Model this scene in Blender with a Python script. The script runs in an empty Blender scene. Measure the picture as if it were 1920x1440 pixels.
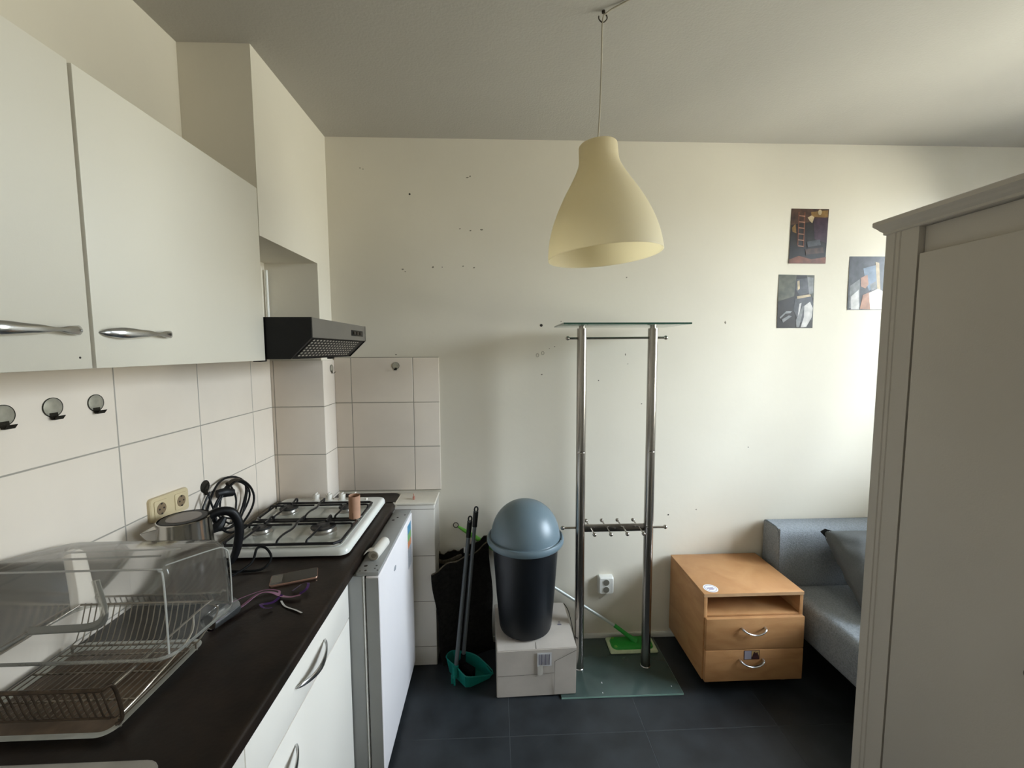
import bpy, bmesh, math, random
from mathutils import Vector, Matrix, noise
random.seed(7)
S = bpy.context.scene
COL = S.collection
PI = math.pi

# ------------------------------------------------------------------ camera
cam_d = bpy.data.cameras.new('camera')
cam = bpy.data.objects.new('camera', cam_d)
COL.objects.link(cam)
pitch, yaw, roll = 0.0817145084, 0.0386892509, -0.00397173
F = Vector((math.sin(yaw)*math.cos(pitch), math.cos(yaw)*math.cos(pitch), -math.sin(pitch)))
R0 = Vector((math.cos(yaw), -math.sin(yaw), 0))
U0 = R0.cross(F)
c_, s_ = math.cos(roll), math.sin(roll)
R1 = c_*R0 + s_*U0
U1 = -s_*R0 + c_*U0
cm = Matrix((R1, U1, -F)).transposed().to_4x4()
cm.translation = (0, 0, 1.65)
cam.matrix_world = cm
cam_d.sensor_width = 36
cam_d.lens = 787.97/1920*36
cam_d.clip_start = 0.02
S.camera = cam

# ------------------------------------------------------------------ daylight
W = bpy.data.worlds.new('sky')
S.world = W
W.use_nodes = True
nt = W.node_tree
nt.nodes.clear()
tc = nt.nodes.new('ShaderNodeTexCoord')
sx = nt.nodes.new('ShaderNodeSeparateXYZ')
rp = nt.nodes.new('ShaderNodeValToRGB')
bg = nt.nodes.new('ShaderNodeBackground')
wo = nt.nodes.new('ShaderNodeOutputWorld')
nt.links.new(tc.outputs['Generated'], sx.inputs[0])
nt.links.new(sx.outputs['Z'], rp.inputs[0])
rp.color_ramp.elements[0].position = 0.0
rp.color_ramp.elements[0].color = (0.42, 0.42, 0.38, 1)
rp.color_ramp.elements[1].position = 0.12
rp.color_ramp.elements[1].color = (0.83, 0.94, 1.08, 1)
nt.links.new(rp.outputs[0], bg.inputs['Color'])
bg.inputs['Strength'].default_value = 9.0
nt.links.new(bg.outputs[0], wo.inputs[0])

WX, WY0, WY1, WZ0, WZ1 = 3.1, 0.50, 1.95, 1.00, 2.62      # window in the right wall
def portal(name, loc, rot, sx_, sy_):
    l = bpy.data.lights.new(name, 'AREA')
    l.shape = 'RECTANGLE'; l.size = sx_; l.size_y = sy_
    l.cycles.is_portal = True
    o = bpy.data.objects.new(name, l)
    o.location = loc; o.rotation_euler = rot
    COL.objects.link(o)
VY0, VY1 = -1.35, -0.55                                   # second window of the same wall, behind the photographer
for a_, b_ in ((WY0, WY1), (VY0, VY1)):
    portal('window_portal', (WX+0.12, (a_+b_)/2, (WZ0+WZ1)/2), (0, PI/2, 0), WZ1-WZ0, b_-a_)
S.view_settings.view_transform = 'Standard'
S.view_settings.look = 'None'
S.view_settings.exposure = 2.1
S.view_settings.gamma = 1.0
S.view_settings.use_curve_mapping = False

# ------------------------------------------------------------------ materials
def mat(name, col, rough=0.5, metal=0.0, var=0.0, vscale=8.0, bump=0.0, bscale=60.0, stretch=None, spec=0.5, trans=0.0, ior=1.45, coat=0.0):
    m = bpy.data.materials.new(name)
    m.use_nodes = True
    n = m.node_tree
    p = n.nodes['Principled BSDF']
    p.inputs['Base Color'].default_value = (*col, 1)
    p.inputs['Roughness'].default_value = rough
    p.inputs['Metallic'].default_value = metal
    p.inputs['Specular IOR Level'].default_value = spec
    p.inputs['Transmission Weight'].default_value = trans
    p.inputs['IOR'].default_value = ior
    p.inputs['Coat Weight'].default_value = coat
    g = n.nodes.new('ShaderNodeNewGeometry')
    mp = n.nodes.new('ShaderNodeMapping')
    n.links.new(g.outputs['Position'], mp.inputs[0])
    if stretch: mp.inputs['Scale'].default_value = stretch
    if var > 0:
        t = n.nodes.new('ShaderNodeTexNoise')
        t.inputs['Scale'].default_value = vscale
        t.inputs['Detail'].default_value = 6
        n.links.new(mp.outputs[0], t.inputs['Vector'])
        r = n.nodes.new('ShaderNodeValToRGB')
        r.color_ramp.elements[0].position = 0.3
        r.color_ramp.elements[1].position = 0.7
        a = [max(0, c*(1-var)) for c in col]
        b = [min(1, c*(1+var)) for c in col]
        r.color_ramp.elements[0].color = (*a, 1)
        r.color_ramp.elements[1].color = (*b, 1)
        n.links.new(t.outputs['Fac'], r.inputs[0])
        n.links.new(r.outputs[0], p.inputs['Base Color'])
    if bump > 0:
        t2 = n.nodes.new('ShaderNodeTexNoise')
        t2.inputs['Scale'].default_value = bscale
        t2.inputs['Detail'].default_value = 4
        n.links.new(mp.outputs[0], t2.inputs['Vector'])
        bm_ = n.nodes.new('ShaderNodeBump')
        bm_.inputs['Strength'].default_value = bump
        bm_.inputs['Distance'].default_value = 0.004
        n.links.new(t2.outputs['Fac'], bm_.inputs['Height'])
        n.links.new(bm_.outputs[0], p.inputs['Normal'])
    return m

def grid_mat(name, col, grout, axis, u0, du, v0, dv, vaxis=2, gw=0.003, rough=0.25, var=0.03, bump=0.6, spec=0.5, vscale=5.0, rvar=0.0):
    """tiles set out on a grid of world positions, with sunken grout"""
    m = mat(name, col, rough, var=var, vscale=vscale, spec=spec)
    n = m.node_tree
    p = n.nodes['Principled BSDF']
    g = n.nodes.new('ShaderNodeNewGeometry')
    s = n.nodes.new('ShaderNodeSeparateXYZ')
    n.links.new(g.outputs['Position'], s.inputs[0])
    def line(ax, o, d):
        a = n.nodes.new('ShaderNodeMath'); a.operation = 'SUBTRACT'
        n.links.new(s.outputs[ax], a.inputs[0]); a.inputs[1].default_value = o
        b = n.nodes.new('ShaderNodeMath'); b.operation = 'PINGPONG'
        n.links.new(a.outputs[0], b.inputs[0]); b.inputs[1].default_value = d/2
        c = n.nodes.new('ShaderNodeMapRange')
        n.links.new(b.outputs[0], c.inputs[0])
        c.inputs[1].default_value = gw*0.4; c.inputs[2].default_value = gw*0.9
        c.inputs[3].default_value = 0; c.inputs[4].default_value = 1
        return c
    l1, l2 = line(axis, u0, du), line(vaxis, v0, dv)
    mn = n.nodes.new('ShaderNodeMath'); mn.operation = 'MINIMUM'
    n.links.new(l1.outputs[0], mn.inputs[0]); n.links.new(l2.outputs[0], mn.inputs[1])
    mx = n.nodes.new('ShaderNodeMix'); mx.data_type = 'RGBA'
    n.links.new(mn.outputs[0], mx.inputs[0])
    mx.inputs[6].default_value = (*grout, 1)
    src = p.inputs['Base Color'].links[0].from_socket if p.inputs['Base Color'].links else None
    if src: n.links.new(src, mx.inputs[7])
    else: mx.inputs[7].default_value = (*col, 1)
    n.links.new(mx.outputs[2], p.inputs['Base Color'])
    mr = n.nodes.new('ShaderNodeMapRange')
    n.links.new(mn.outputs[0], mr.inputs[0])
    mr.inputs[3].default_value = 0.85; mr.inputs[4].default_value = rough
    n.links.new(mr.outputs[0], p.inputs['Roughness'])
    b = n.nodes.new('ShaderNodeBump'); b.inputs['Strength'].default_value = bump; b.inputs['Distance'].default_value = 0.002
    n.links.new(mn.outputs[0], b.inputs['Height'])
    n.links.new(b.outputs[0], p.inputs['Normal'])
    return m

def clear_mat(name, tint, refl_rough=0.05, haze=0.05, hazecol=(0.8, 0.82, 0.8), ior=1.45, boost=1.0):
    """thin clear plastic or pane: see-through with fresnel gloss and a little haze"""
    m = bpy.data.materials.new(name); m.use_nodes = True
    n = m.node_tree; n.nodes.clear()
    out = n.nodes.new('ShaderNodeOutputMaterial')
    tr = n.nodes.new('ShaderNodeBsdfTransparent'); tr.inputs[0].default_value = (*tint, 1)
    gl = n.nodes.new('ShaderNodeBsdfGlossy'); gl.inputs['Roughness'].default_value = refl_rough
    df = n.nodes.new('ShaderNodeBsdfDiffuse'); df.inputs[0].default_value = (*hazecol, 1)
    fr = n.nodes.new('ShaderNodeFresnel'); fr.inputs[0].default_value = ior
    mb = n.nodes.new('ShaderNodeMath'); mb.operation = 'MULTIPLY'; mb.inputs[1].default_value = boost; mb.use_clamp = True
    n.links.new(fr.outputs[0], mb.inputs[0])
    a = n.nodes.new('ShaderNodeMixShader'); a.inputs[0].default_value = haze
    b = n.nodes.new('ShaderNodeMixShader')
    n.links.new(tr.outputs[0], a.inputs[1]); n.links.new(df.outputs[0], a.inputs[2])
    n.links.new(mb.outputs[0], b.inputs[0])
    n.links.new(a.outputs[0], b.inputs[1]); n.links.new(gl.outputs[0], b.inputs[2])
    n.links.new(b.outputs[0], out.inputs[0])
    return m

WALLC = (0.70, 0.65, 0.55)
M = dict(
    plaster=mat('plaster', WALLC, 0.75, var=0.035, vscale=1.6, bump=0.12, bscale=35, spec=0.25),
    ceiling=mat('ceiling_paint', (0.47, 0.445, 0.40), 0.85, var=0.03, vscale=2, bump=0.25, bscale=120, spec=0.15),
    tile_left=grid_mat('tile_left', (0.79, 0.70, 0.595), (0.36, 0.33, 0.28), 1, 1.257, 0.3415, 1.371, 0.2405),
    tile_back=grid_mat('tile_back', (0.73, 0.645, 0.555), (0.30, 0.27, 0.22), 0, -0.766, 0.325, 1.371, 0.2405),
    tile_low=grid_mat('tile_low', (0.66, 0.62, 0.56), (0.30, 0.27, 0.23), 0, -0.64, 0.325, 0.596, 0.246),
    tile_ledge=mat('ledge_tile', (0.62, 0.57, 0.48), 0.35, var=0.06, vscale=9),
    floor=grid_mat('floor_tile', (0.020, 0.023, 0.026), (0.032, 0.036, 0.038), 0, 0.05, 0.588, 1.668, 0.588, vaxis=1, gw=0.0022, rough=0.42, var=0.45, bump=0.4, vscale=6),
    cabinet=mat('cabinet_white', (0.70, 0.655, 0.555), 0.38, var=0.015, vscale=3, bump=0.05, bscale=300),
    front=mat('front_white', (0.87, 0.82, 0.74), 0.3, var=0.01, vscale=3),
    carcass=mat('drawer_gap_dark', (0.16, 0.135, 0.10), 0.7, var=0.1),  # dark tone for the painted shade in the drawer gap
    worktop=mat('worktop_laminate', (0.013, 0.0078, 0.0052), 0.38, var=0.5, vscale=14, bump=0.1, bscale=90, spec=0.35),
    worktop_edge=mat('worktop_edge', (0.60, 0.52, 0.42), 0.5, var=0.1),
    chrome=mat('satin_chrome', (0.55, 0.55, 0.55), 0.22, 1.0, var=0.05, vscale=20),
    steel=mat('brushed_steel', (0.44, 0.42, 0.385), 0.17, 1.0, var=0.08, vscale=6, stretch=(1, 1, 0.15)),
    steel_matt=mat('worn_sink_steel', (0.50, 0.48, 0.45), 0.45, 0.8, var=0.1, vscale=20),
    steel_pole=mat('pole_steel', (0.36, 0.335, 0.305), 0.22, 1.0, var=0.04, vscale=4),
    hood_steel=mat('hood_grey_enamel', (0.175, 0.16, 0.138), 0.4, 0.35, var=0.04),
    black=mat('black_plastic', (0.004, 0.004, 0.0045), 0.42, var=0.2, vscale=12, spec=0.3),
    black_matte=mat('black_matte', (0.003, 0.003, 0.003), 0.7, var=0.2, vscale=12, spec=0.2),
    enamel_black=mat('black_enamel', (0.006, 0.006, 0.007), 0.3, var=0.2),
    enamel=mat('white_enamel', (0.74, 0.735, 0.68), 0.16, var=0.02, vscale=6, coat=0.3),
    pan=mat('hob_pan_enamel', (0.50, 0.51, 0.46), 0.14, var=0.12, vscale=11, coat=0.3),
    cap=mat('burner_cap', (0.022, 0.021, 0.02), 0.5, var=0.2),
    alu=mat('burner_aluminium', (0.55, 0.52, 0.47), 0.35, 0.9, var=0.1),
    knob=mat('white_knob', (0.66, 0.62, 0.55), 0.4, var=0.03),
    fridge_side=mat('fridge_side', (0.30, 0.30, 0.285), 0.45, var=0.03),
    fridge_door=mat('fridge_door', (0.80, 0.76, 0.76), 0.25, var=0.01),
    gasket=mat('fridge_gasket', (0.80, 0.79, 0.76), 0.5, var=0.02),
    beige=mat('beige_plastic', (0.60, 0.49, 0.30), 0.3, var=0.04),
    socket_dark=mat('socket_recess', (0.20, 0.14, 0.08), 0.5, var=0.1),
    socket_grey=mat('socket_recess_grey', (0.16, 0.15, 0.12), 0.5, var=0.1),
    white_plastic=mat('white_plastic', (0.72, 0.71, 0.66), 0.35, var=0.02),
    cardboard_tube=mat('tube_card', (0.42, 0.235, 0.15), 0.8, var=0.08, vscale=30),
    tube_edge=mat('tube_edge', (0.10, 0.05, 0.03), 0.9, var=0.1),
    box_card=mat('box_card', (0.46, 0.41, 0.36), 0.75, var=0.07, vscale=9, bump=0.1),
    box_line=mat('box_crease', (0.09, 0.075, 0.06), 0.8, var=0.1),
    paper=mat('label_paper', (0.55, 0.54, 0.54), 0.6, var=0.03),
    ink=mat('label_ink', (0.13, 0.12, 0.16), 0.6, var=0.1),
    tape=mat('packing_tape', (0.50, 0.47, 0.42), 0.25, var=0.03),
    bin_body=mat('bin_black', (0.003, 0.0042, 0.006), 0.42, var=0.15, bump=0.04, bscale=300),
    bin_lid=mat('bin_lid_bluegrey', (0.115, 0.158, 0.182), 0.36, var=0.03),
    teal=mat('teal_plastic', (0.006, 0.17, 0.135), 0.35, var=0.06),
    grey_handle=mat('grey_handle', (0.085, 0.095, 0.10), 0.4, var=0.05),
    carpet=mat('carpet_dark', (0.012, 0.011, 0.0095), 0.95, var=0.4, vscale=60, bump=0.8, bscale=200, spec=0.1),
    carpet_edge=mat('carpet_edge', (0.13, 0.11, 0.08), 0.95, var=0.3, vscale=80, bump=0.8, bscale=200, spec=0.1),
    green=mat('green_plastic', (0.02, 0.30, 0.035), 0.4, var=0.1),
    lime=mat('lime_plastic', (0.14, 0.42, 0.05), 0.4, var=0.1),
    mop_pad=mat('mop_pad', (0.52, 0.60, 0.38), 0.8, var=0.1, vscale=30),
    mop_pole=mat('mop_pole', (0.58, 0.62, 0.60), 0.35, 0.2, var=0.04),
    beech=None, beech_edge=None,
    sofa=mat('sofa_fabric', (0.25, 0.27, 0.29), 0.9, var=0.22, vscale=160, bump=0.6, bscale=220, spec=0.2),
    cushion=mat('cushion_fabric', (0.105, 0.11, 0.11), 0.7, var=0.08, vscale=160, bump=0.25, bscale=400, spec=0.3),
    cushion_tag=mat('cushion_tag', (0.65, 0.65, 0.63), 0.5, var=0.03),
    wardrobe=mat('wardrobe_paint', (0.46, 0.42, 0.37), 0.5, var=0.03, vscale=3, bump=0.08, bscale=250),
    wardrobe_dark=mat('wardrobe_gap', (0.035, 0.03, 0.02), 0.8, var=0.1),
    cord=mat('lamp_cord', (0.42, 0.38, 0.30), 0.6, var=0.05),
    hook_dark=mat('dark_metal', (0.05, 0.04, 0.03), 0.4, 0.7, var=0.1),
    glass_green=mat('green_glass', (0.42, 0.60, 0.54), 0.08, trans=0.75, ior=1.5, var=0.02),
    glass_base=mat('frosted_base_glass', (0.075, 0.115, 0.105), 0.16, trans=0.35, ior=1.5, var=0.2, vscale=5),
    glass_edge=mat('glass_edge_dark', (0.015, 0.06, 0.04), 0.15, var=0.1),
    glass_edge_pale=mat('glass_edge_pale', (0.20, 0.32, 0.27), 0.2, var=0.1),
    clear=clear_mat('clear_plastic', (0.985, 0.985, 0.975), 0.10, 0.045, (0.80, 0.78, 0.70), 1.45, 0.9),
    clear_rib=clear_mat('clear_plastic_thick', (0.92, 0.92, 0.89), 0.1, 0.22, (0.72, 0.70, 0.62), 1.5, 1.3),
    clear_edge=clear_mat('clear_plastic_edge', (0.80, 0.80, 0.77), 0.08, 0.45, (0.80, 0.78, 0.72), 1.5, 1.5),
    pane=clear_mat('window_pane', (0.97, 0.98, 0.97), 0.0, 0.0),
    drink_glass=clear_mat('drinking_glass', (0.95, 0.95, 0.95), 0.03, 0.05, ior=1.45, boost=1.0),
    wire=mat('rack_wire', (0.30, 0.26, 0.21), 0.3, 0.9, var=0.3, vscale=25),
    wire_dark=mat('rack_wire_tarnished', (0.06, 0.04, 0.025), 0.45, 0.6, var=0.4, vscale=30),
    tray_rim=mat('tray_rim', (0.46, 0.46, 0.41), 0.4, var=0.12, vscale=30),
    tray_in=mat('tray_rusty', (0.125, 0.078, 0.045), 0.45, var=0.4, vscale=22),
    phone=mat('phone_glass', (0.02, 0.02, 0.016), 0.08, var=0.1),
    phone_edge=mat('phone_rose_frame', (0.45, 0.26, 0.19), 0.25, 0.7, var=0.05),
    phone_reflection=mat('phone_reflection', (0.16, 0.14, 0.11), 0.6, var=0.03),
    ribbon=mat('ribbon_lilac', (0.30, 0.13, 0.22), 0.22, 0.2, var=0.15, vscale=40),
    ribbon_dark=mat('ribbon_violet', (0.06, 0.025, 0.10), 0.2, 0.3, var=0.2, vscale=40),
    tie=mat('white_tie', (0.50, 0.47, 0.43), 0.5, var=0.04),
    bag=mat('bin_bag_roll', (0.66, 0.63, 0.57), 0.35, var=0.05, vscale=30),
    bag_core=mat('bin_bag_core', (0.30, 0.27, 0.22), 0.6, var=0.2, vscale=60),
    kettle_lid=mat('kettle_lid', (0.12, 0.095, 0.08), 0.15, var=0.05),
    disc=mat('hook_disc', (0.40, 0.38, 0.31), 0.2, 0.35, var=0.12, vscale=60),
    disc_dark=mat('hook_tab', (0.03, 0.027, 0.02), 0.2, 0.5, var=0.2, vscale=60),
    scuff=mat('wall_scuff', (0.20, 0.18, 0.14), 0.9, var=0.3, vscale=200),
    hole=mat('wall_hole', (0.03, 0.025, 0.02), 0.9),
    hinge_hole_dark=mat('hinge_hole', (0.03, 0.02, 0.015), 0.8),
    sticker_white=mat('sticker_white', (0.72, 0.72, 0.74), 0.4, var=0.02),
    sticker_ink=mat('sticker_ink', (0.16, 0.09, 0.22), 0.5, var=0.1),
    photo_left=mat('photo_grey', (0.30, 0.28, 0.33), 0.3, var=0.05, vscale=60),
    photo_dark=mat('photo_dark', (0.05, 0.02, 0.02), 0.3, var=0.3, vscale=90),
    photo_yellow=mat('photo_yellow', (0.45, 0.30, 0.12), 0.3, var=0.3, vscale=90),
    blue_sticker=mat('sticker_blue', (0.05, 0.22, 0.36), 0.4, var=0.1),
    orange_sticker=mat('sticker_orange', (0.55, 0.20, 0.08), 0.4, var=0.1),
    green_sticker=mat('sticker_green', (0.15, 0.35, 0.12), 0.4, var=0.1),
    grey_sticker=mat('sticker_grey', (0.28, 0.29, 0.31), 0.4, var=0.2, vscale=120),
    pink=mat('pink_plastic', (0.50, 0.22, 0.16), 0.4, var=0.1),
)
def wood(name, c1, c2, sc):
    m = mat(name, c1, 0.38, var=0.01)
    n = m.node_tree; p = n.nodes['Principled BSDF']
    g = n.nodes.new('ShaderNodeNewGeometry'); mp = n.nodes.new('ShaderNodeMapping')
    mp.inputs['Scale'].default_value = sc
    n.links.new(g.outputs['Position'], mp.inputs[0])
    t = n.nodes.new('ShaderNodeTexNoise'); t.inputs['Scale'].default_value = 5; t.inputs['Detail'].default_value = 8
    t.inputs['Distortion'].default_value = 0.9
    n.links.new(mp.outputs[0], t.inputs['Vector'])
    r = n.nodes.new('ShaderNodeValToRGB')
    r.color_ramp.elements[0].position = 0.35; r.color_ramp.elements[0].color = (*c2, 1)
    r.color_ramp.elements[1].position = 0.62; r.color_ramp.elements[1].color = (*c1, 1)
    n.links.new(t.outputs['Fac'], r.inputs[0]); n.links.new(r.outputs[0], p.inputs['Base Color'])
    return m
def shade_mat():
    m = mat('lamp_shade_cream', (0.84, 0.77, 0.60), 0.5, var=0.012, vscale=3)
    n = m.node_tree; p = n.nodes['Principled BSDF']; out = n.nodes['Material Output']
    t = n.nodes.new('ShaderNodeBsdfTranslucent'); t.inputs[0].default_value = (0.96, 0.90, 0.72, 1)
    x = n.nodes.new('ShaderNodeMixShader'); x.inputs[0].default_value = 0.6
    n.links.new(p.outputs[0], x.inputs[1]); n.links.new(t.outputs[0], x.inputs[2]); n.links.new(x.outputs[0], out.inputs['Surface'])
    return m
M['lamp'] = shade_mat()
M['beech'] = wood('beech_veneer', (0.50, 0.265, 0.115), (0.42, 0.205, 0.083), (1.2, 1.2, 4.0))
M['beech_edge'] = wood('beech_edge', (0.56, 0.35, 0.19), (0.50, 0.29, 0.15), (2, 2, 8))

def dots_mat():
    """perforated grease filter: round holes on a grid in the sheet's own coordinates"""
    m = mat('grease_filter', (0.075, 0.072, 0.06), 0.5, 0.0, spec=0.2)
    n = m.node_tree; p = n.nodes['Principled BSDF']
    uv = n.nodes.new('ShaderNodeUVMap')
    sc = n.nodes.new('ShaderNodeVectorMath'); sc.operation = 'MULTIPLY'; sc.inputs[1].default_value = (17, 7, 1)
    fr = n.nodes.new('ShaderNodeVectorMath'); fr.operation = 'FRACTION'
    sb = n.nodes.new('ShaderNodeVectorMath'); sb.operation = 'SUBTRACT'; sb.inputs[1].default_value = (0.5, 0.5, 0)
    ln = n.nodes.new('ShaderNodeVectorMath'); ln.operation = 'LENGTH'
    n.links.new(uv.outputs[0], sc.inputs[0]); n.links.new(sc.outputs[0], fr.inputs[0])
    n.links.new(fr.outputs[0], sb.inputs[0]); n.links.new(sb.outputs[0], ln.inputs[0])
    lt = n.nodes.new('ShaderNodeMath'); lt.operation = 'LESS_THAN'; lt.inputs[1].default_value = 0.25
    n.links.new(ln.outputs['Value'], lt.inputs[0])
    mx = n.nodes.new('ShaderNodeMix'); mx.data_type = 'RGBA'
    mx.inputs[6].default_value = (0.015, 0.014, 0.012, 1); mx.inputs[7].default_value = (0.45, 0.41, 0.34, 1)
    n.links.new(lt.outputs[0], mx.inputs[0]); n.links.new(mx.outputs[2], p.inputs['Base Color'])
    return m
M['filter'] = dots_mat()

# ------------------------------------------------------------------ mesh helpers
class B:
    """collects world-space shapes for one mesh"""
    def __init__(s): s.bm = bmesh.new(); s.mi = 0; s.mats = []
    def _tag(s, faces):
        for f in faces: f.material_index = s.mi
    def box(s, x0, x1, y0, y1, z0, z1, bev=0.0, seg=2):
        r = bmesh.ops.create_cube(s.bm, size=1.0)
        vs = r['verts']
        for v in vs:
            v.co = Vector((x0+(v.co.x+.5)*(x1-x0), y0+(v.co.y+.5)*(y1-y0), z0+(v.co.z+.5)*(z1-z0)))
        fs = set(f for v in vs for f in v.link_faces)
        s._tag(fs)
        if bev > 0:
            es = list(set(e for v in vs for e in v.link_edges))
            q = bmesh.ops.bevel(s.bm, geom=es, offset=bev, segments=seg, profile=0.5, affect='EDGES')
            s._tag(q['faces'])
        return s
    def prism(s, pts, d, flip=False):
        """polygon pts (3d) extruded by vector d"""
        d = Vector(d)
        a = [s.bm.verts.new(Vector(p)) for p in pts]
        b = [s.bm.verts.new(Vector(p)+d) for p in pts]
        fs = [s.bm.faces.new(a), s.bm.faces.new(list(reversed(b)))]
        n = len(a)
        for i in range(n):
            j = (i+1) % n
            fs.append(s.bm.faces.new((a[j], a[i], b[i], b[j])))
        s._tag(fs)
        return s
    def quad(s, *pts):
        f = s.bm.faces.new([s.bm.verts.new(Vector(p)) for p in pts]); s._tag([f]); return s
    def lathe(s, prof, c=(0, 0, 0), n=48, axis=Vector((0, 0, 1)), cap=True, tilt=None):
        """prof: list of (r,h) along axis"""
        c = Vector(c); axis = Vector(axis).normalized()
        q = Vector((0, 0, 1)).rotation_difference(axis)
        rings = []
        for r, h in prof:
            ring = []
            if r < 1e-6:
                ring = [s.bm.verts.new(c+q @ Vector((0, 0, h)))]
            else:
                for k in range(n):
                    t = 2*PI*k/n
                    ring.append(s.bm.verts.new(c+q @ Vector((r*math.cos(t), r*math.sin(t), h))))
            rings.append(ring)
        fs = []
        for a, b in zip(rings[:-1], rings[1:]):
            if len(a) == 1 and len(b) == 1: continue
            for k in range(n):
                j = (k+1) % n
                if len(a) == 1: fs.append(s.bm.faces.new((a[0], b[j], b[k])))
                elif len(b) == 1: fs.append(s.bm.faces.new((a[k], a[j], b[0])))
                else: fs.append(s.bm.faces.new((a[k], a[j], b[j], b[k])))
        if cap:
            if len(rings[0]) > 1: fs.append(s.bm.faces.new(list(reversed(rings[0]))))
            if len(rings[-1]) > 1: fs.append(s.bm.faces.new(rings[-1]))
        s._tag(fs)
        return s
    def cyl(s, a, b, r, n=20, r2=None):
        a = Vector(a); b = Vector(b)
        return s.lathe([(r, 0), (r if r2 is None else r2, (b-a).length)], a, n, b-a)
    def ball(s, c, r, n=16, sx=1, sy=1, sz=1):
        q = bmesh.ops.create_uvsphere(s.bm, u_segments=n, v_segments=n//2+2, radius=r)
        for v in q['verts']:
            v.co = Vector((v.co.x*sx, v.co.y*sy, v.co.z*sz))+Vector(c)
        s._tag(set(f for v in q['verts'] for f in v.link_faces))
        return s
    def tube(s, pts, r, n=8, smooth=0, closed=False, sect=None, up=None):
        """sweep; r is a number or list (per point) of radius or (ra, rb); smooth = Catmull subdivisions"""
        P = [Vector(p) for p in pts]
        Rr = list(r) if isinstance(r, list) else [r]*len(P)
        Rr = [(q, q) if not isinstance(q, (tuple, list)) else q for q in Rr]
        if smooth:
            Q, RQ = [], []
            m = len(P)
            rng = range(m if closed else m-1)
            for i in rng:
                g = lambda k: P[k % m] if closed else P[max(0, min(m-1, k))]
                p0, p1, p2, p3 = g(i-1), g(i), g(i+1), g(i+2)
                ra, rb = Rr[i], Rr[(i+1) % m]
                for k in range(smooth):
                    t = k/smooth
                    Q.append(0.5*((2*p1)+(-p0+p2)*t+(2*p0-5*p1+4*p2-p3)*t*t+(-p0+3*p1-3*p2+p3)*t**3))
                    RQ.append((ra[0]+(rb[0]-ra[0])*t, ra[1]+(rb[1]-ra[1])*t))
            if not closed: Q.append(P[-1]); RQ.append(Rr[-1])
            P, Rr = Q, RQ
        m = len(P)
        rings = []
        prev = None
        for i in range(m):
            if closed: t = P[(i+1) % m]-P[i-1]
            else: t = P[min(m-1, i+1)]-P[max(0, i-1)]
            if t.length < 1e-9: t = Vector((0, 0, 1))
            t.normalize()
            if up is not None: u = Vector(up)
            elif prev is None: u = Vector((0, 0, 1)) if abs(t.z) < 0.9 else Vector((1, 0, 0))
            else: u = prev
            u = (u-t*u.dot(t))
            if u.length < 1e-6: u = t.orthogonal()
            u.normalize(); prev = u
            w = t.cross(u)
            ra, rb = Rr[i]
            rings.append([s.bm.verts.new(P[i]+u*math.cos(2*PI*k/n)*ra+w*math.sin(2*PI*k/n)*rb) for k in range(n)])
        fs = []
        for i in range(m if closed else m-1):
            a, b = rings[i], rings[(i+1) % m]
            for k in range(n):
                j = (k+1) % n
                fs.append(s.bm.faces.new((a[k], a[j], b[j], b[k])))
        if not closed:
            fs.append(s.bm.faces.new(list(reversed(rings[0])))); fs.append(s.bm.faces.new(rings[-1]))
        s._tag(fs)
        return s
    def strip(s, pts, w, up, th=0.0004):
        """flat ribbon through pts, width along per-point vector"""
        P = [Vector(p) for p in pts]
        rows = []
        for i, p in enumerate(P):
            t = (P[min(len(P)-1, i+1)]-P[max(0, i-1)]).normalized()
            uu = Vector(up[i] if isinstance(up, list) else up)
            nn = t.cross(uu).normalized()
            rows.append([s.bm.verts.new(q) for q in (p-uu*w/2-nn*th, p+uu*w/2-nn*th, p+uu*w/2+nn*th, p-uu*w/2+nn*th)])
        fs = []
        for a, b in zip(rows[:-1], rows[1:]):
            for k in range(4):
                j = (k+1) % 4
                fs.append(s.bm.faces.new((a[k], a[j], b[j], b[k])))
        fs.append(s.bm.faces.new(rows[0][::-1])); fs.append(s.bm.faces.new(rows[-1]))
        s._tag(fs)
        return s
    def use(s, m):
        """faces added after this call use material m"""
        if m not in s.mats: s.mats.append(m)
        s.mi = s.mats.index(m)
        return s

def obj(name, b, m, parent=None, smooth=30, loc=None, kind=None):
    me = bpy.data.meshes.new(name)
    o = bpy.data.objects.new(name, me)
    bmesh.ops.recalc_face_normals(b.bm, faces=b.bm.faces[:])
    org = Vector((0, 0, 0))
    if parent is not None:
        org = parent['_org'] if '_org' in parent else (0, 0, 0)
        org = Vector(org)
    elif loc is not None:
        org = Vector(loc); o.location = org
    bmesh.ops.translate(b.bm, verts=b.bm.verts[:], vec=-org)
    b.bm.to_mesh(me); b.bm.free()
    if b.mats:
        for k in b.mats: me.materials.append(M[k])
    else:
        me.materials.append(M[m])
    if smooth:
        me.shade_smooth()
        me.set_sharp_from_angle(angle=math.radians(smooth))
    COL.objects.link(o)
    if parent is not None:
        o.parent = parent
        o['_org'] = list(org)
    elif loc is not None: o['_org'] = list(org)
    if kind: o['kind'] = kind
    return o

def thing(name, label, cat, loc, group=None):
    o = bpy.data.objects.new(name, None)
    o.empty_display_size = 0.05
    o.location = loc; o['_org'] = list(loc)
    COL.objects.link(o)
    o['label'] = label; o['category'] = cat
    if group: o['group'] = group
    return o
def tag(o, label, cat, group=None):
    o['label'] = label; o['category'] = cat
    if group: o['group'] = group
    return o
def struct(name, b, m, smooth=30):
    return obj(name, b, m, kind='structure', smooth=smooth)

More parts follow.
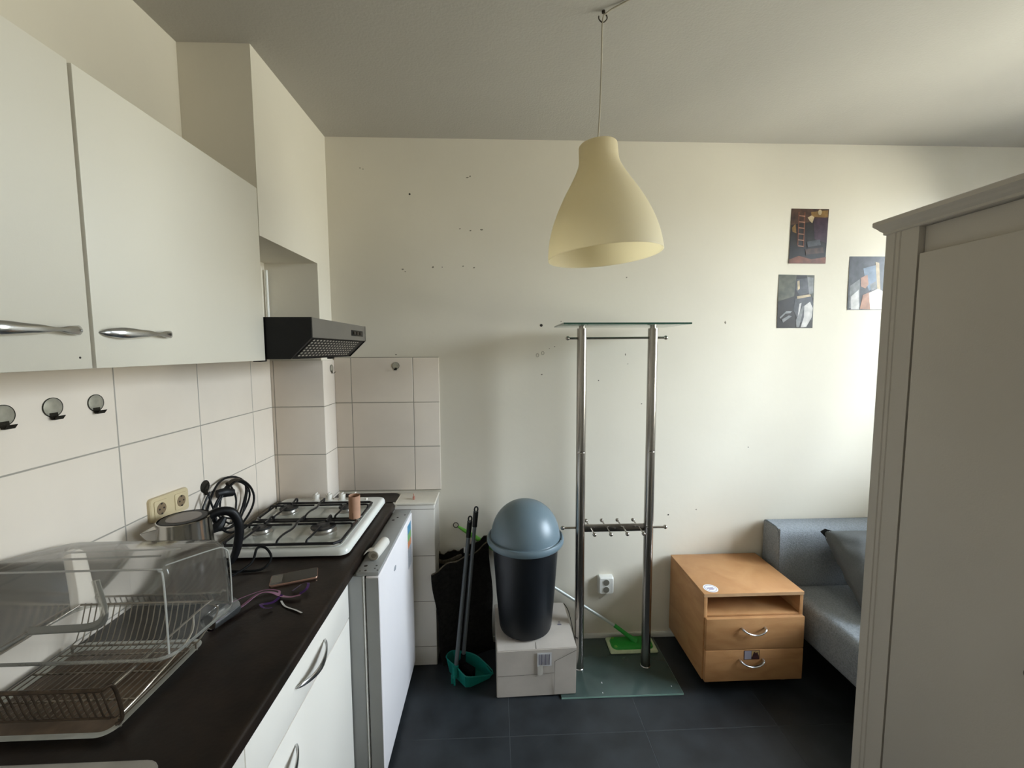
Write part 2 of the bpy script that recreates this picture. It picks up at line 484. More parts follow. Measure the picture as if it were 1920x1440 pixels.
# ------------------------------------------------------------------ room shell
D, XL, ZC, YB = 2.264, -1.113, 2.731, -2.2
T = 0.878
struct('floor', B().box(XL-.1, WX+.15, YB-.1, D+.1, -0.1, 0), 'floor')
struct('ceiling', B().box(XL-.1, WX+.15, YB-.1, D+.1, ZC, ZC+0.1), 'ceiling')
struct('wall_left', B().box(XL-.1, XL, YB-.1, D+.1, 0, ZC), 'plaster')
wb = struct('wall_back', B().box(XL, WX, D, D+.1, 0, ZC), 'plaster')
# right wall with the window opening
b = B()
b.box(WX, WX+.12, YB-.1, VY0, 0, ZC); b.box(WX, WX+.12, VY1, WY0, 0, ZC); b.box(WX, WX+.12, WY1, D+.1, 0, ZC)
for a_, b_ in ((WY0, WY1), (VY0, VY1)):
    b.box(WX, WX+.12, a_, b_, 0, WZ0); b.box(WX, WX+.12, a_, b_, WZ1, ZC)
struct('wall_right', b, 'plaster')
struct('wall_front', B().box(XL, WX, YB-.1, YB, 0, ZC), 'plaster')
def window(name, axis, p, a0, a1, z0, z1):
    w = bpy.data.objects.new(name, None); COL.objects.link(w); w['kind'] = 'structure'
    def bx(b, u0, u1, v0, v1, t0, t1):
        if axis == 0: b.box(p+t0, p+t1, u0, u1, v0, v1, .003)
        else: b.box(u0, u1, p+t0, p+t1, v0, v1, .003)
    f = B(); t = .055; m_ = (a0+a1)/2
    bx(f, a0, a0+t, z0, z1, -.03, .03); bx(f, a1-t, a1, z0, z1, -.03, .03)
    bx(f, a0+t, a1-t, z0, z0+t, -.03, .03); bx(f, a0+t, a1-t, z1-t, z1, -.03, .03)
    bx(f, m_-.03, m_+.03, z0+t, z1-t, -.03, .03)
    obj('window_frame', f, 'white_plastic', w)
    g = B(); bx(g, a0+t, m_-.03, z0+t, z1-t, -.004, .004); obj('pane', g, 'pane', w)
    g = B(); bx(g, m_+.03, a1-t, z0+t, z1-t, -.004, .004); obj('pane', g, 'pane', w)
window('window_1', 0, WX+.06, WY0, WY1, WZ0, WZ1)
window('window_2', 0, WX+.06, VY0, VY1, WZ0, WZ1)
# chimney breast and recess
b = B()
b.box(XL, -0.86, 1.612, D, 2.07, ZC)
b.box(XL, -0.86, 2.112, D, 0.0, 2.07)
struct('wall_alcove', b, 'plaster')
# tile cladding
struct('trim_1', B().box(XL, -1.105, -0.6, 2.106, T, 1.612, .002), 'tile_left')
b = B(); b.box(-1.105, -0.852, 2.106, 2.112, T, 1.60, .0015)
b.box(-0.86, -0.852, 2.112, D, T, 1.60, .0015)
struct('trim_2', b, 'tile_back')
struct('trim_3', B().box(-0.852, -0.303, D-.009, D, T+.01, 1.612, .003), 'tile_back')
b = B(); b.box(-0.86, -0.317, 2.095, D, 0, 0.866, .004, 3)
struct('trim_4', b, 'tile_low')
b = B(); b.box(-0.86, -0.312, 2.089, D-.009, 0.866, T, .004, 3)
struct('trim_5', b, 'tile_ledge')
b = B(); b.box(-0.30, WX, D-.011, D, 0, 0.032, .003)
struct('baseboard_back', b, 'white_plastic')
# scuffs and nail holes of the back wall
b = B()
def blot(x, z, r, sq=1.0, n=9, y=D):
    vs = []
    a0 = random.random()*6
    for k in range(n):
        a = 2*PI*k/n+a0; rr = r*random.uniform(.5, 1.15)
        vs.append((x+rr*math.cos(a), y-.0004, z+rr*sq*math.sin(a)))
    b.prism(vs, (0, .0006, 0))
for x, z, r, s in [(-.687, 2.58, .006, .5), (-.672, 2.575, .004, .6), (-.14, 2.539, .009, .5), (-.125, 2.545, .006, .8), (-.182, 2.28, .005, .6), (-.127, 2.272, .007, .6),
                   (-.068, 2.276, .008, .5), (-.483, 2.071, .008, .4), (-.47, 2.06, .006, .5), (-.325, 2.083, .006, .8), (-.277, 2.083, .004, .8),
                   (-.168, 2.089, .005, .7), (-.11, 2.081, .008, .7), (.353, 1.799, .004, 1), (.25, 1.515, .006, .7), (.704, 2.033, .005, .9), (1.253, 1.792, .006, 1.6),
                   (1.124, .747, .004, 1), (.319, 1.665, .004, .6), (.29, 1.655, .003, .6), (.705, 1.62, .003, 2.2), (.72, 1.57, .0025, 1.5), (-.53, 1.625, .006, .5)]:
    blot(x, z, r, s)
obj('scuff_marks', b, 'scuff', wb)
b = B()
for x, z, r in [(-.438, 2.453, .005), (.246, 1.779, .008), (.966, .719, .0045), (1.41, 1.1, .003), (.8, 1.35, .003), (.56, 1.48, .003)]:
    b.lathe([(r, 0), (r*.7, .0012), (0, .0014)], (x, D, z), 10, (0, -1, 0))
obj('nail_holes', b, 'hole', wb)
b = B()
for x, z in [(.226, 1.619), (.255, 1.631)]:
    b.tube([(x+.007*math.cos(t*PI/5), D-.0003, z+.009*math.sin(t*PI/5)) for t in range(10)], .0008, 5, closed=True)
obj('scratched_rings', b, 'scuff', wb)
# conduit in the recess
tag(obj('conduit', B().cyl((-1.097, 2.098, 1.77), (-1.097, 2.098, 2.03), .0065, 12).ball((-1.097, 2.098, 2.03), .0068), 'white_plastic', loc=(-1.097, 2.098, 1.77)),
    'slim white pipe running up the recess behind the extractor hood', 'pipe')

def rrect(x0, x1, y0, y1, r, z, n=6):
    pts = []
    for cx, cy, a0 in ((x1-r, y1-r, 0), (x0+r, y1-r, PI/2), (x0+r, y0+r, PI), (x1-r, y0+r, 3*PI/2)):
        for k in range(n+1):
            a = a0+k*PI/2/n
            pts.append((cx+r*math.cos(a), cy+r*math.sin(a), z))
    return pts
def loft(b, rings, cap0=True, cap1=True):
    vr = [[b.bm.verts.new(Vector(p)) for p in r] for r in rings]
    fs = []
    for a, c in zip(vr[:-1], vr[1:]):
        n = len(a)
        for k in range(n):
            j = (k+1) % n
            fs.append(b.bm.faces.new((a[k], a[j], c[j], c[k])))
    if cap0: fs.append(b.bm.faces.new(vr[0][::-1]))
    if cap1: fs.append(b.bm.faces.new(vr[-1]))
    b._tag(fs)
    return b

# ------------------------------------------------------------------ handles
def sweep_handle(b, p0, p1, out, lift, prof, up=(0, 0, 1), n=24, sag=0.0):
    """bow handle: prof(t) -> (half height, half depth)"""
    p0, p1, out = Vector(p0), Vector(p1), Vector(out)
    P, Rr = [], []
    for i in range(n+1):
        t = i/n
        P.append(p0.lerp(p1, t)+out*lift*math.sin(PI*t)**0.7+Vector(up)*(-sag)*math.sin(PI*t))
        Rr.append(prof(t))
    b.tube(P, Rr, 14, up=up)
def prop(t):      # propeller-shaped wall cabinet handle
    k = [(0, .002), (.06, .0085), (.2, .0115), (.45, .0075), (.66, .0035), (.8, .0075), (.92, .009), (1, .001)]
    for (a, x), (c, y) in zip(k[:-1], k[1:]):
        if a <= t <= c:
            u = (t-a)/(c-a); u = u*u*(3-2*u)
            return (x+(y-x)*u, max(.0015, .55*(x+(y-x)*u)))
    return (.001, .001)
def leaf(t):
    w = .0115*math.sin(PI*t)**.55*(1+.25*math.cos(2*PI*(t-.75)))+.0008
    return (w, .0035)

# ------------------------------------------------------------------ wall cabinets
def wall_cabinet(y0, y1, label, hy0, hy1, flip=False):
    c = thing('wall_cabinet', label, 'cabinet', (-.94, (y0+y1)/2, 1.618), 'white wall cabinets above the tiles')
    b = B(); t = .016
    b.box(-1.112, -.80, y0, y0+t, 1.618, 2.18); b.box(-1.112, -.80, y1-t, y1, 1.618, 2.18)
    b.box(-1.112, -.80, y0+t, y1-t, 1.618, 1.618+t); b.box(-1.112, -.80, y0+t, y1-t, 2.18-t, 2.18)
    b.box(-1.112, -1.106, y0+t, y1-t, 1.634, 2.164)
    obj('body', b, 'cabinet', c)
    d = obj('door', B().box(-.7985, -.78, y0+.004, y1-.003, 1.6165, 2.182, .0015), 'cabinet', c)
    h = B(); sweep_handle(h, (-.7785, hy0, 1.687), (-.7785, hy1, 1.689), (1, 0, 0), .022, prop)
    obj('handle', h, 'chrome', d)
    return c, d
wall_cabinet(.8495, 1.462, 'right-hand white wall cabinet, the one beside the extractor hood', .864, 1.048)
c, d = wall_cabinet(.24, .8485, 'left-hand white wall cabinet cut off by the left edge of the photo', .645, .829)
obj('screw_hole', B().lathe([(.0022, 0), (.0018, .0006), (0, .0008)], (-.78, .822, 1.638), 8, (1, 0, 0)), 'hole', d)

# ------------------------------------------------------------------ base units
def arc_handle(par, y0, y1, z, x=-.535):
    h = B(); sweep_handle(h, (x+.001, y0, z), (x+.001, y1, z), (1, 0, 0), .030, leaf, sag=.012)
    return obj('handle', h, 'chrome', par)
c = thing('base_cabinet', 'white base cabinet with a drawer over a door, next to the fridge', 'cabinet', (-.8, 1.15, 0), 'white base cabinets')
b = B(); b.box(-1.10, -.5545, .846, .862, .08, .838); b.box(-1.10, -.5545, 1.446, 1.462, .08, .838)
b.box(-1.10, -.5545, .862, 1.446, .08, .096); b.box(-1.10, -1.094, .862, 1.446, .096, .838)
b.box(-.5745, -.5545, .862, 1.446, .81, .838); b.box(-.64, -.60, .846, 1.462, 0, .08)
obj('body', b, 'front', c)
obj('drawer_gap_shade', B().box(-.5572, -.5548, .848, 1.460, .676, .698), 'carcass', c)  # added dark strip, paints the shade in the gap below the drawer
d = obj('drawer', B().box(-.553, -.535, .844, 1.465, .6895, .836, .001), 'front', c)
arc_handle(d, 1.06, 1.25, .762)
d = obj('door', B().box(-.553, -.535, .844, 1.465, .085, .6855, .0015), 'front', c)
arc_handle(d, .86, 1.05, .614)
c = thing('base_cabinet', 'white base cabinet with a plain door at the bottom edge of the photo', 'cabinet', (-.8, .54, 0), 'white base cabinets')
b = B(); b.box(-1.10, -.5545, .242, .258, .08, .838); b.box(-1.10, -.5545, .826, .842, .08, .838)
b.box(-1.10, -.5545, .258, .826, .08, .096); b.box(-1.10, -1.094, .258, .826, .096, .838); b.box(-.64, -.60, .242, .842, 0, .08)
obj('body', b, 'front', c)
obj('door', B().box(-.553, -.535, .244, .841, .085, .836, .0015), 'front', c)

# ------------------------------------------------------------------ worktop
w = thing('worktop', 'long dark brown laminate kitchen worktop with a rounded front edge', 'worktop', (-.8, 1.0, .84))
b = B()
R = .012
def wt_prof(y, xb):
    pts = [(xb, y, .84), (-.523, y, .84)]
    for k in range(7):
        a = -PI/2+k*PI/6*1.0
        pts.append((-.531+.016*math.cos(a) if False else -.523+.008*math.cos(a), y, .848+.008*math.sin(a)) if k < 3 else None)
    pts = [p for p in pts if p]
    pts.append((-.515, y, .868))
    for k in range(1, 6):
        a = k*PI/10
        pts.append((-.525+.010*math.cos(a), y, .868+.010*math.sin(a)))
    pts.append((xb, y, .878))
    return pts
b.prism(wt_prof(-.3, -1.105), (0, 2.104-(-.3), 0))
obj('board', b, 'worktop', w)
# far part runs on to the back wall, with a rounded outer corner
b = B()
pts = [(-.8515, 2.104), (-.515, 2.104), (-.515, 2.20)]
for k in range(1, 7):
    a = k*PI/12
    pts.append((-.515-.045+.045*math.cos(a), 2.20+.045*math.sin(a)))
pts += [(-.8515, 2.245)]
b.prism([(x, y, .8795) for x, y in pts][:0] or [(x, y, .8785) for x, y in pts], (0, 0, -.0385+.0005*0))
obj('end_piece', b, 'worktop', w)
b = B()
e = [(-.511, 2.09, .868), (-.5105, 2.20, .868)]
for k in range(1, 7):
    a = k*PI/12
    e.append((-.5555+.045*math.cos(a), 2.205+.045*math.sin(a), .868))
e += [(-.70, 2.2505, .868)]
b.tube(e, (.0115, .0035), 6, up=(0, 0, 1))
b.bm.verts.ensure_lookup_table()
o = obj('edge_band', b, 'worktop_edge', w); o['label'] = 'pale edging around the far corner'

# sink drainer at the very bottom edge
c = thing('sink_drainer', 'stainless steel sink drainer let into the worktop at the bottom left corner', 'sink', (-.81, .5, T))
b = B(); loft(b, [rrect(-1.03, -.622, .10, .759, .04, T+.0003), rrect(-1.03, -.622, .10, .759, .04, T+.003), rrect(-1.027, -.625, .103, .756, .038, T+.005), rrect(-1.02, -.632, .11, .749, .034, T+.005), rrect(-1.01, -.642, .12, .739, .03, T+.0025)])
obj('plate', b, 'steel_matt', c)
for k in range(6):
    x = -.965+k*.056
    obj('ridge', B().tube([(x, .26, T+.003), (x, .68, T+.003)], (.002, .006), 8, up=(0, 0, 1)), 'steel_matt', c)

# ------------------------------------------------------------------ gas hob
hb = thing('gas_hob', 'white four burner gas hob with black grates on the far end of the worktop', 'hob', (-.81, 1.82, T))
X0, X1, Y0, Y1 = -1.062, -.558, 1.532, 2.100
b = B()
b.use('enamel')
loft(b, [rrect(X0+.03, X1-.03, Y0+.03, Y1-.01, .03, T+.0006), rrect(X0+.03, X1-.03, Y0+.03, Y1-.01, .03, T+.010),
         rrect(X0+.004, X1-.004, Y0+.004, Y1-.001, .03, T+.007), rrect(X0, X1, Y0, Y1, .032, T+.010), rrect(X0+.001, X1-.001, Y0+.001, Y1-.001, .032, T+.024),
         rrect(X0+.006, X1-.006, Y0+.006, Y1-.005, .030, T+.032), rrect(X0+.016, X1-.016, Y0+.012, Y1-.012, .028, T+.035)])
obj('body', b, 'enamel', hb, smooth=50)
b = B(); loft(b, [rrect(-1.036, -.59, 1.548, 1.995, .03, T+.0352), rrect(-1.036, -.59, 1.548, 1.995, .03, T+.0372), rrect(-1.031, -.595, 1.553, 1.99, .026, T+.0365), rrect(-1.02, -.606, 1.564, 1.979, .02, T+.0358)])
obj('pan', b, 'pan', hb, smooth=50)
BUR = [(-.952, 1.692, .036, 'small'), (-.708, 1.694, .049, 'large'), (-.948, 1.905, .040, 'medium'), (-.690, 1.905, .033, 'small')]
for x, y, r, _ in BUR:
    bb = obj('burner', B().lathe([(r*1.02, 0), (r*1.02, .003), (r*.86, .006), (r*.82, .014), (r*.9, .016), (r*.9, .018), (0, .018)], (x, y, T+.036), 40), 'alu', hb)
    obj('burner_cap', B().lathe([(r*.98, 0), (r*.99, .003), (r*.93, .006), (r*.7, .0065), (r*.66, .0055), (r*.5, .0055), (r*.45, .0068), (0, .0068)], (x, y, T+.054), 40), 'cap', bb)
G = T+.050
def grate(y0, y1, label):
    b = B()
    r = .0058
    b.tube([(-1.03, y0+.02, G), (-1.03, y1, G), (-.605, y1, G), (-.592, y1-.012, G), (-.592, y0+.02, G), (-.612, y0, G), (-1.01, y0, G)], r, 8, closed=True)
    for x, y in ((-1.02, y0+.03), (-.60, y0+.03), (-1.02, y1-.03), (-.60, y1-.03)):
        b.cyl((x if x > -.8 else -1.028, y, T+.0375), (x if x > -.8 else -1.028, y, G), .004, 8)
    def finger(pts): b.tube(pts, .0043, 7, smooth=4)
    h = .016
    cx = -.822
    finger([(cx, y0, G), (cx, y0+.008, G+h*.8), (cx+.0, y0+.05, G+h), (cx+.01, (y0+y1)/2, G+h), (cx, y1-.05, G+h), (cx, y1+.004, G+h), (cx, y1+.012, G+h*.8), (cx, y1, G)])
    for bx, by, br, _ in BUR:
        if not (y0 < by < y1): continue
        rr = br*.55
        finger([(bx-.005, y0, G), (bx-.005, y0+.006, G+h*.7), (bx, y0+.03, G+h), (bx, by-rr, G+h)])
        finger([(bx, y1, G), (bx, y1+.010, G+h*.6), (bx, y1+.002, G+h+.006), (bx, y1-.03, G+h), (bx, by+rr, G+h)])
        s = 1 if bx > -.8 else -1
        ex = -.592 if s > 0 else -1.03
        finger([(ex, by-.015, G), (ex, by-.002, G+h*.7), (ex-s*.008, by, G+h), (ex-s*.03, by, G+h), (bx+s*rr, by, G+h)])
        finger([(bx-s*rr, by, G+h), (bx-s*.05, by, G+h), (cx+s*.012, by, G+h)])
    g = obj('grate', b, 'enamel_black', hb)
    return g
grate(1.548, 1.765, 'near'); grate(1.782, 1.978, 'far')
for i, (x, y) in enumerate([(-.892, 2.066), (-.829, 2.066), (-.766, 2.066), (-.703, 2.066)]):
    k = obj('knob', B().lathe([(.020, 0), (.020, .003), (.0165, .004), (.0165, .023), (.0145, .0265), (0, .0265)], (x, y, T+.0352), 28), 'knob', hb)
    obj('grip', B().box(x-.0035, x+.0035, y-.014, y+.014, T+.0615, T+.0685, .002), 'knob', k)
obj('ignition_button', B().lathe([(.006, 0), (.006, .006), (.004, .008), (0, .008)], (-.645, 2.055, T+.0352), 16), 'knob', hb)

# cardboard tube standing on the grate
o = obj('cardboard_tube', B().lathe([(.0235, .0), (.0238, .05), (.0235, .098), (.0225, .098), (.0225, 0)], (-.611, 1.783, G+.0048), 32, (.02, -.03, 1), cap=False), 'cardboard_tube', loc=(-.611, 1.783, G+.0048))
me = o.data
tag(o, 'empty brown cardboard roll core standing upright on the hob grate', 'tube')
obj('seam', B().box(-.6115, -.6095, 1.7585, 1.7598, G+.006, G+.1), 'tube_edge', o)

# ------------------------------------------------------------------ kettle
KX, KY = -.975, 1.312
kt = thing('electric_kettle', 'brushed steel electric kettle with black lid and handle, by the beige socket', 'kettle', (KX, KY, T))
kd = Vector((.80, .60, 0)).normalized()
kn = Vector((-kd.y, kd.x, 0))
K = Vector((KX, KY, 0))
obj('base', B().lathe([(.078, .0006), (.080, .004), (.080, .014), (.072, .020), (0, .020)], (KX, KY, T), 48), 'black', kt)
obj('body', B().lathe([(.074, .020), (.077, .026), (.0765, .07), (.075, .13), (.072, .19), (.0695, .240), (.0695, .252), (.067, .254), (.067, .241), (0, .241)], (KX, KY, T), 64, cap=False), 'steel', kt)
ld = obj('lid', B().lathe([(.0655, 0), (.0655, .009), (.061, .013), (.055, .0135), (0, .0135)], (KX, KY, T+.241), 48), 'black', kt)
obj('lid_disc', B().lathe([(.046, 0), (.045, .0015), (0, .0016)], (KX, KY, T+.2545), 40), 'kettle_lid', ld)
b = B()
tip = K-kd*.108+Vector((0, 0, T+.230))
a1 = K-kd*.055+kn*.030+Vector((0, 0, T+.245)); a2 = K-kd*.055-kn*.030+Vector((0, 0, T+.245))
lo = K-kd*.068+Vector((0, 0, T+.165))
vs = [b.bm.verts.new(v) for v in (tip, a1, a2, lo)]
for f in ((0, 1, 3), (0, 3, 2), (1, 2, 3), (0, 2, 1)): b.bm.faces.new([vs[i] for i in f])
bmesh.ops.bevel(b.bm, geom=b.bm.edges[:], offset=.002, segments=2, affect='EDGES')
obj('spout', b, 'steel', kt, smooth=40)
b = B()
hp = [K+kd*.058+Vector((0, 0, T+.240)), K+kd*.090+Vector((0, 0, T+.250)), K+kd*.125+Vector((0, 0, T+.238)), K+kd*.142+Vector((0, 0, T+.19)),
      K+kd*.136+Vector((0, 0, T+.13)), K+kd*.122+Vector((0, 0, T+.085)), K+kd*.10+Vector((0, 0, T+.062))]
b.tube(hp, [(.013, .014), (.012, .0145), (.0115, .0145), (.0105, .014), (.010, .0135), (.009, .012), (.006, .009)], 14, smooth=6, up=kn)
obj('handle', b, 'black', kt)
b = B()
b.tube([K+kd*.07+Vector((0, 0, T+.01)), (-.86, 1.44, T+.03), (-.86, 1.49, T+.065), (-.835, 1.50, T+.06), (-.81, 1.485, T+.03), (-.825, 1.45, T+.0075), (-.90, 1.44, T+.0065), (-1.0, 1.45, T+.0065), (-1.07, 1.46, T+.007)], .0042, 8, smooth=6)
obj('power_cord', b, 'black_matte', kt)

# ------------------------------------------------------------------ beige double socket
sk = thing('double_socket', 'beige double wall socket on the tiles above the kettle', 'socket', (-1.105, 1.418, 1.10))
b = B()
def plate_yz(b, y0, y1, z0, z1, x0, x1, r, shear=0.0, n=5):
    ring = rrect(y0, y1, z0, z1, r, 0, n)
    f = lambda s, x: [(x, (p[0]-(y0+y1)/2)*s+(y0+y1)/2, (p[1]-(z0+z1)/2)*s+(z0+z1)/2+shear*(p[0]-(y0+y1)/2)) for p in ring]
    loft(b, [f(1, x0), f(1, x0+(x1-x0)*.7), f(.97, x1)])
plate_yz(b, 1.336, 1.50, 1.096, 1.176, -1.105, -1.093, .012, -.06)
obj('plate', b, 'beige', sk)
for y in (1.375, 1.461):
    z = 1.136-.06*(y-1.418)
    b = B(); plate_yz(b, y-.027, y+.027, z-.028, z+.028, -1.093, -1.0905, .005, -.06)
    s = obj('socket', b, 'beige', sk)
    obj('recess', B().lathe([(.0195, 0), (.019, .0006), (0, .0008)], (-1.0905, y, z), 32, (1, 0, 0)), 'socket_dark', s)
    b = B(); b.lathe([(.003, 0), (.003, .0012), (0, .0012)], (-1.0900, y-.009, z), 10, (1, 0, 0)); b.lathe([(.003, 0), (.003, .0012), (0, .0012)], (-1.0900, y+.009, z), 10, (1, 0, 0))
    b.box(-1.0905, -1.0885, y-.003, y+.003, z+.014, z+.019); b.box(-1.0905, -1.0885, y-.003, y+.003, z-.019, z-.014)
    obj('contacts', b, 'hole', s)

# ------------------------------------------------------------------ hooks
def hook(c, nrm, label, r=.0245, side=None, dark=False, tabw=.010, tilt=0.0):
    """round adhesive hook: clear backed disc and a bent tab at its foot"""
    c = Vector(c); n = Vector(nrm)
    t = Vector((0, 0, 1)).cross(n).normalized()
    h = thing('wall_hook', label, 'hook', tuple(c-Vector((0, 0, r))), 'round stick-on wall hooks')
    d = obj('disc', B().lathe([(r, 0), (r, .0012), (r*.94, .002), (0, .0021)], c, 36, n), 'disc_dark' if dark else 'disc', h)
    b = B(); b.lathe([(r*1.0, .0), (r*1.0, .0024), (r*.93, .0024), (r*.93, 0)], c, 36, n, cap=False)
    obj('rim', b, 'disc_dark', h)
    b = B()
    z = Vector((0, 0, 1))
    p = [c-z*r*.55+n*.002, c-z*(r*.95)+n*.003, c-z*(r*1.22)+n*.006, c-z*(r*1.22)+n*.014, c-z*(r*.85)+n*.021]
    b.strip(p, tabw*2, t, .0006)
    obj('tab', b, 'disc_dark', h)
    return h
GX = -1.105
hook((GX, .976, 1.507), (1, 0, 0), 'round stick-on hook on the tiles, leftmost of the three under the wall cabinets')
hook((GX, 1.083, 1.511), (1, 0, 0), 'round stick-on hook on the tiles, middle of the three under the wall cabinets')
hook((GX, 1.196, 1.508), (1, 0, 0), 'round stick-on hook on the tiles, rightmost of the three under the wall cabinets', r=.0235)
hook((-.852, 2.215, 1.556), (1, 0, 0), 'small stick-on hook on the narrow tile return just under the extractor hood', r=.020, tabw=.006)
hook((-.53, D-.009, 1.567), (0, -1, 0), 'small stick-on hook alone on the back wall tiles right of the hood', r=.019, tabw=.006)
hook((GX, 1.60, 1.137), (1, 0, 0), 'dark stick-on hook holding up the coiled black cable beside the socket', r=.024, dark=True)

# ------------------------------------------------------------------ coiled cable on its hook
cb = thing('coiled_cable', 'coiled black power cable with plug hanging on the tiles beside the kettle', 'cable', (-1.08, 1.70, .95))
b = B()
def loop(cy, cz, ry, rz, x, ph=0, n=16, dx=.006, a0=0, a1=2*PI):
    return [(x+dx*math.sin(3*a+ph), cy+ry*math.cos(a), cz+rz*math.sin(a)) for a in [a0+(a1-a0)*k/n for k in range(n)]]
b.tube(loop(1.725, 1.04, .125, .100, -1.082), .0042, 8, smooth=3, closed=True)
b.tube(loop(1.735, 1.03, .112, .088, -1.070, 1), .0042, 8, smooth=3, closed=True)
b.tube(loop(1.745, 1.02, .118, .100, -1.062, 2), .0045, 8, smooth=3, closed=True)
b.tube([(-1.07, 1.60, 1.12), (-1.06, 1.62, 1.04), (-1.055, 1.70, .965), (-1.06, 1.745, 1.04), (-1.06, 1.71, 1.115), (-1.06, 1.655, 1.085), (-1.06, 1.65, 1.02), (-1.06, 1.71, .98), (-1.058, 1.76, .96), (-1.06, 1.80, 1.00), (-1.062, 1.83, 1.06)], .0036, 8, smooth=5)
b.tube([(-1.07, 1.61, 1.125), (-1.075, 1.572, 1.07), (-1.075, 1.562, 1.0), (-1.07, 1.585, .955)], .0036, 8, smooth=5)
obj('cable', b, 'black', cb)
b = B(); b.tube([(-1.075, 1.655, 1.10), (-1.06, 1.68, 1.098), (-1.045, 1.705, 1.088)], [(.016, .013), (.019, .016), (.014, .012)], 12, smooth=3)
obj('plug', b, 'black', cb)
b = B(); b.tube([(-1.075, 1.61, .975), (-1.06, 1.63, .985), (-1.05, 1.65, 1.01)], [(.012, .013), (.022, .018), (.010, .010)], 10, smooth=3)
obj('adapter', b, 'black', cb)
b = B(); b.tube([(-1.064, 1.70, 1.125), (-1.062, 1.74, 1.129), (-1.062, 1.775, 1.12)], .0065, 10, smooth=3)
cb.location.y -= .035
o = obj('gold_band', b, 'hook_dark', cb); o['label'] = 'worn metallic sleeve on the cable'

# ------------------------------------------------------------------ phone, ribbons
def P(x, y, z=0): return Vector((x, y, z))
ph = thing('smartphone', 'dark smartphone with a rose coloured frame lying on the worktop', 'phone', (-.688, 1.397, T))
u = Vector((.934, .357, 0)); v = Vector((-.357, .934, 0)); c0 = Vector((-.688, 1.397, T))
def orr(cx, hw, hh, r, z, u=u, v=v):
    return [tuple(cx+u*p[0]+v*p[1]+Vector((0, 0, z))) for p in rrect(-hw, hw, -hh, hh, r, 0, 5)]
b = B(); loft(b, [orr(c0, .0715, .0345, .008, .0006), orr(c0, .0725, .0355, .009, .003), orr(c0, .0725, .0355, .009, .006), orr(c0, .0715, .0345, .008, .008)])
obj('frame', b, 'phone_edge', ph)
b = B(); loft(b, [orr(c0, .0705, .0335, .007, .008), orr(c0, .070, .033, .007, .0086)])
sc = obj('screen', b, 'phone', ph)
b = B(); q = c0-u*.052+v*.002; loft(b, [orr(q, .016, .024, .001, .0086), orr(q, .016, .024, .001, .009)])
o = obj('sticker', b, 'phone_reflection', ph); o['label'] = 'grey rectangle painted as a reflection on the screen'  # flat grey rectangle, a reflection painted onto the screen
b = B()
Z2 = T+.0005
def rib(pts, w, mt, name_):
    bb = B(); n = len(pts)
    # smooth path
    Q = []
    for i in range(n-1):
        g = lambda k: Vector(pts[max(0, min(n-1, k))])
        p0, p1, p2, p3 = g(i-1), g(i), g(i+1), g(i+2)
        for k in range(6):
            t = k/6
            Q.append(0.5*((2*p1)+(-p0+p2)*t+(2*p0-5*p1+4*p2-p3)*t*t+(-p0+3*p1-3*p2+p3)*t**3))
    Q.append(Vector(pts[-1]))
    ups = []
    for i, p in enumerate(Q):
        t = (Q[min(len(Q)-1, i+1)]-Q[max(0, i-1)]).normalized()
        s_ = t.cross(Vector((0, 0, 1)))
        if s_.length < .05: s_ = Vector((1, 0, 0))
        s_.normalize()
        ups.append((s_*math.cos(.35)+Vector((0, 0, 1))*math.sin(.35)*.8).normalized())
    bb.strip(Q, w, ups, .0003)
    return bb, mt
rb = thing('gift_ribbon', 'curly lilac and violet gift ribbon lying in front of the phone', 'ribbon', (-.70, 1.27, T))
bb, _ = rib([(-.80, 1.14, T+.012), (-.765, 1.215, T+.012), (-.742, 1.275, T+.020), (-.71, 1.290, T+.016), (-.675, 1.280, T+.010), (-.645, 1.275, T+.008), (-.615, 1.282, T+.010)], .015, 0, 0)
o = obj('lilac_strand', bb, 'ribbon', rb); o['label'] = 'shiny lilac strand'
bb, _ = rib([(-.82, 1.245, T+.006), (-.78, 1.285, T+.010), (-.74, 1.315, T+.010), (-.70, 1.315, T+.006), (-.685, 1.29, T+.009)], .007, 0, 0)
obj('lilac_tail', bb, 'ribbon', rb)
bb, _ = rib([(-.672, 1.282, T+.012), (-.682, 1.25, T+.008), (-.70, 1.235, T+.012), (-.705, 1.222, T+.018), (-.69, 1.215, T+.012), (-.672, 1.225, T+.006)], .008, 0, 0)
o = obj('violet_curl', bb, 'ribbon_dark', rb); o['label'] = 'dark violet curl'
bb, _ = rib([(-.655, 1.31, T+.006), (-.635, 1.335, T+.014), (-.612, 1.33, T+.020), (-.608, 1.305, T+.014), (-.622, 1.29, T+.008)], .008, 0, 0)
obj('violet_curl', bb, 'ribbon_dark', rb)
bb, _ = rib([(-.665, 1.262, T+.004), (-.64, 1.235, T+.003), (-.60, 1.215, T+.003), (-.575, 1.200, T+.003)], .006, 0, 0)
tag(obj('twist_tie', bb, 'tie', loc=(-.62, 1.23, T)), 'thin whitish strip lying beside the lilac ribbon on the worktop', 'tie')

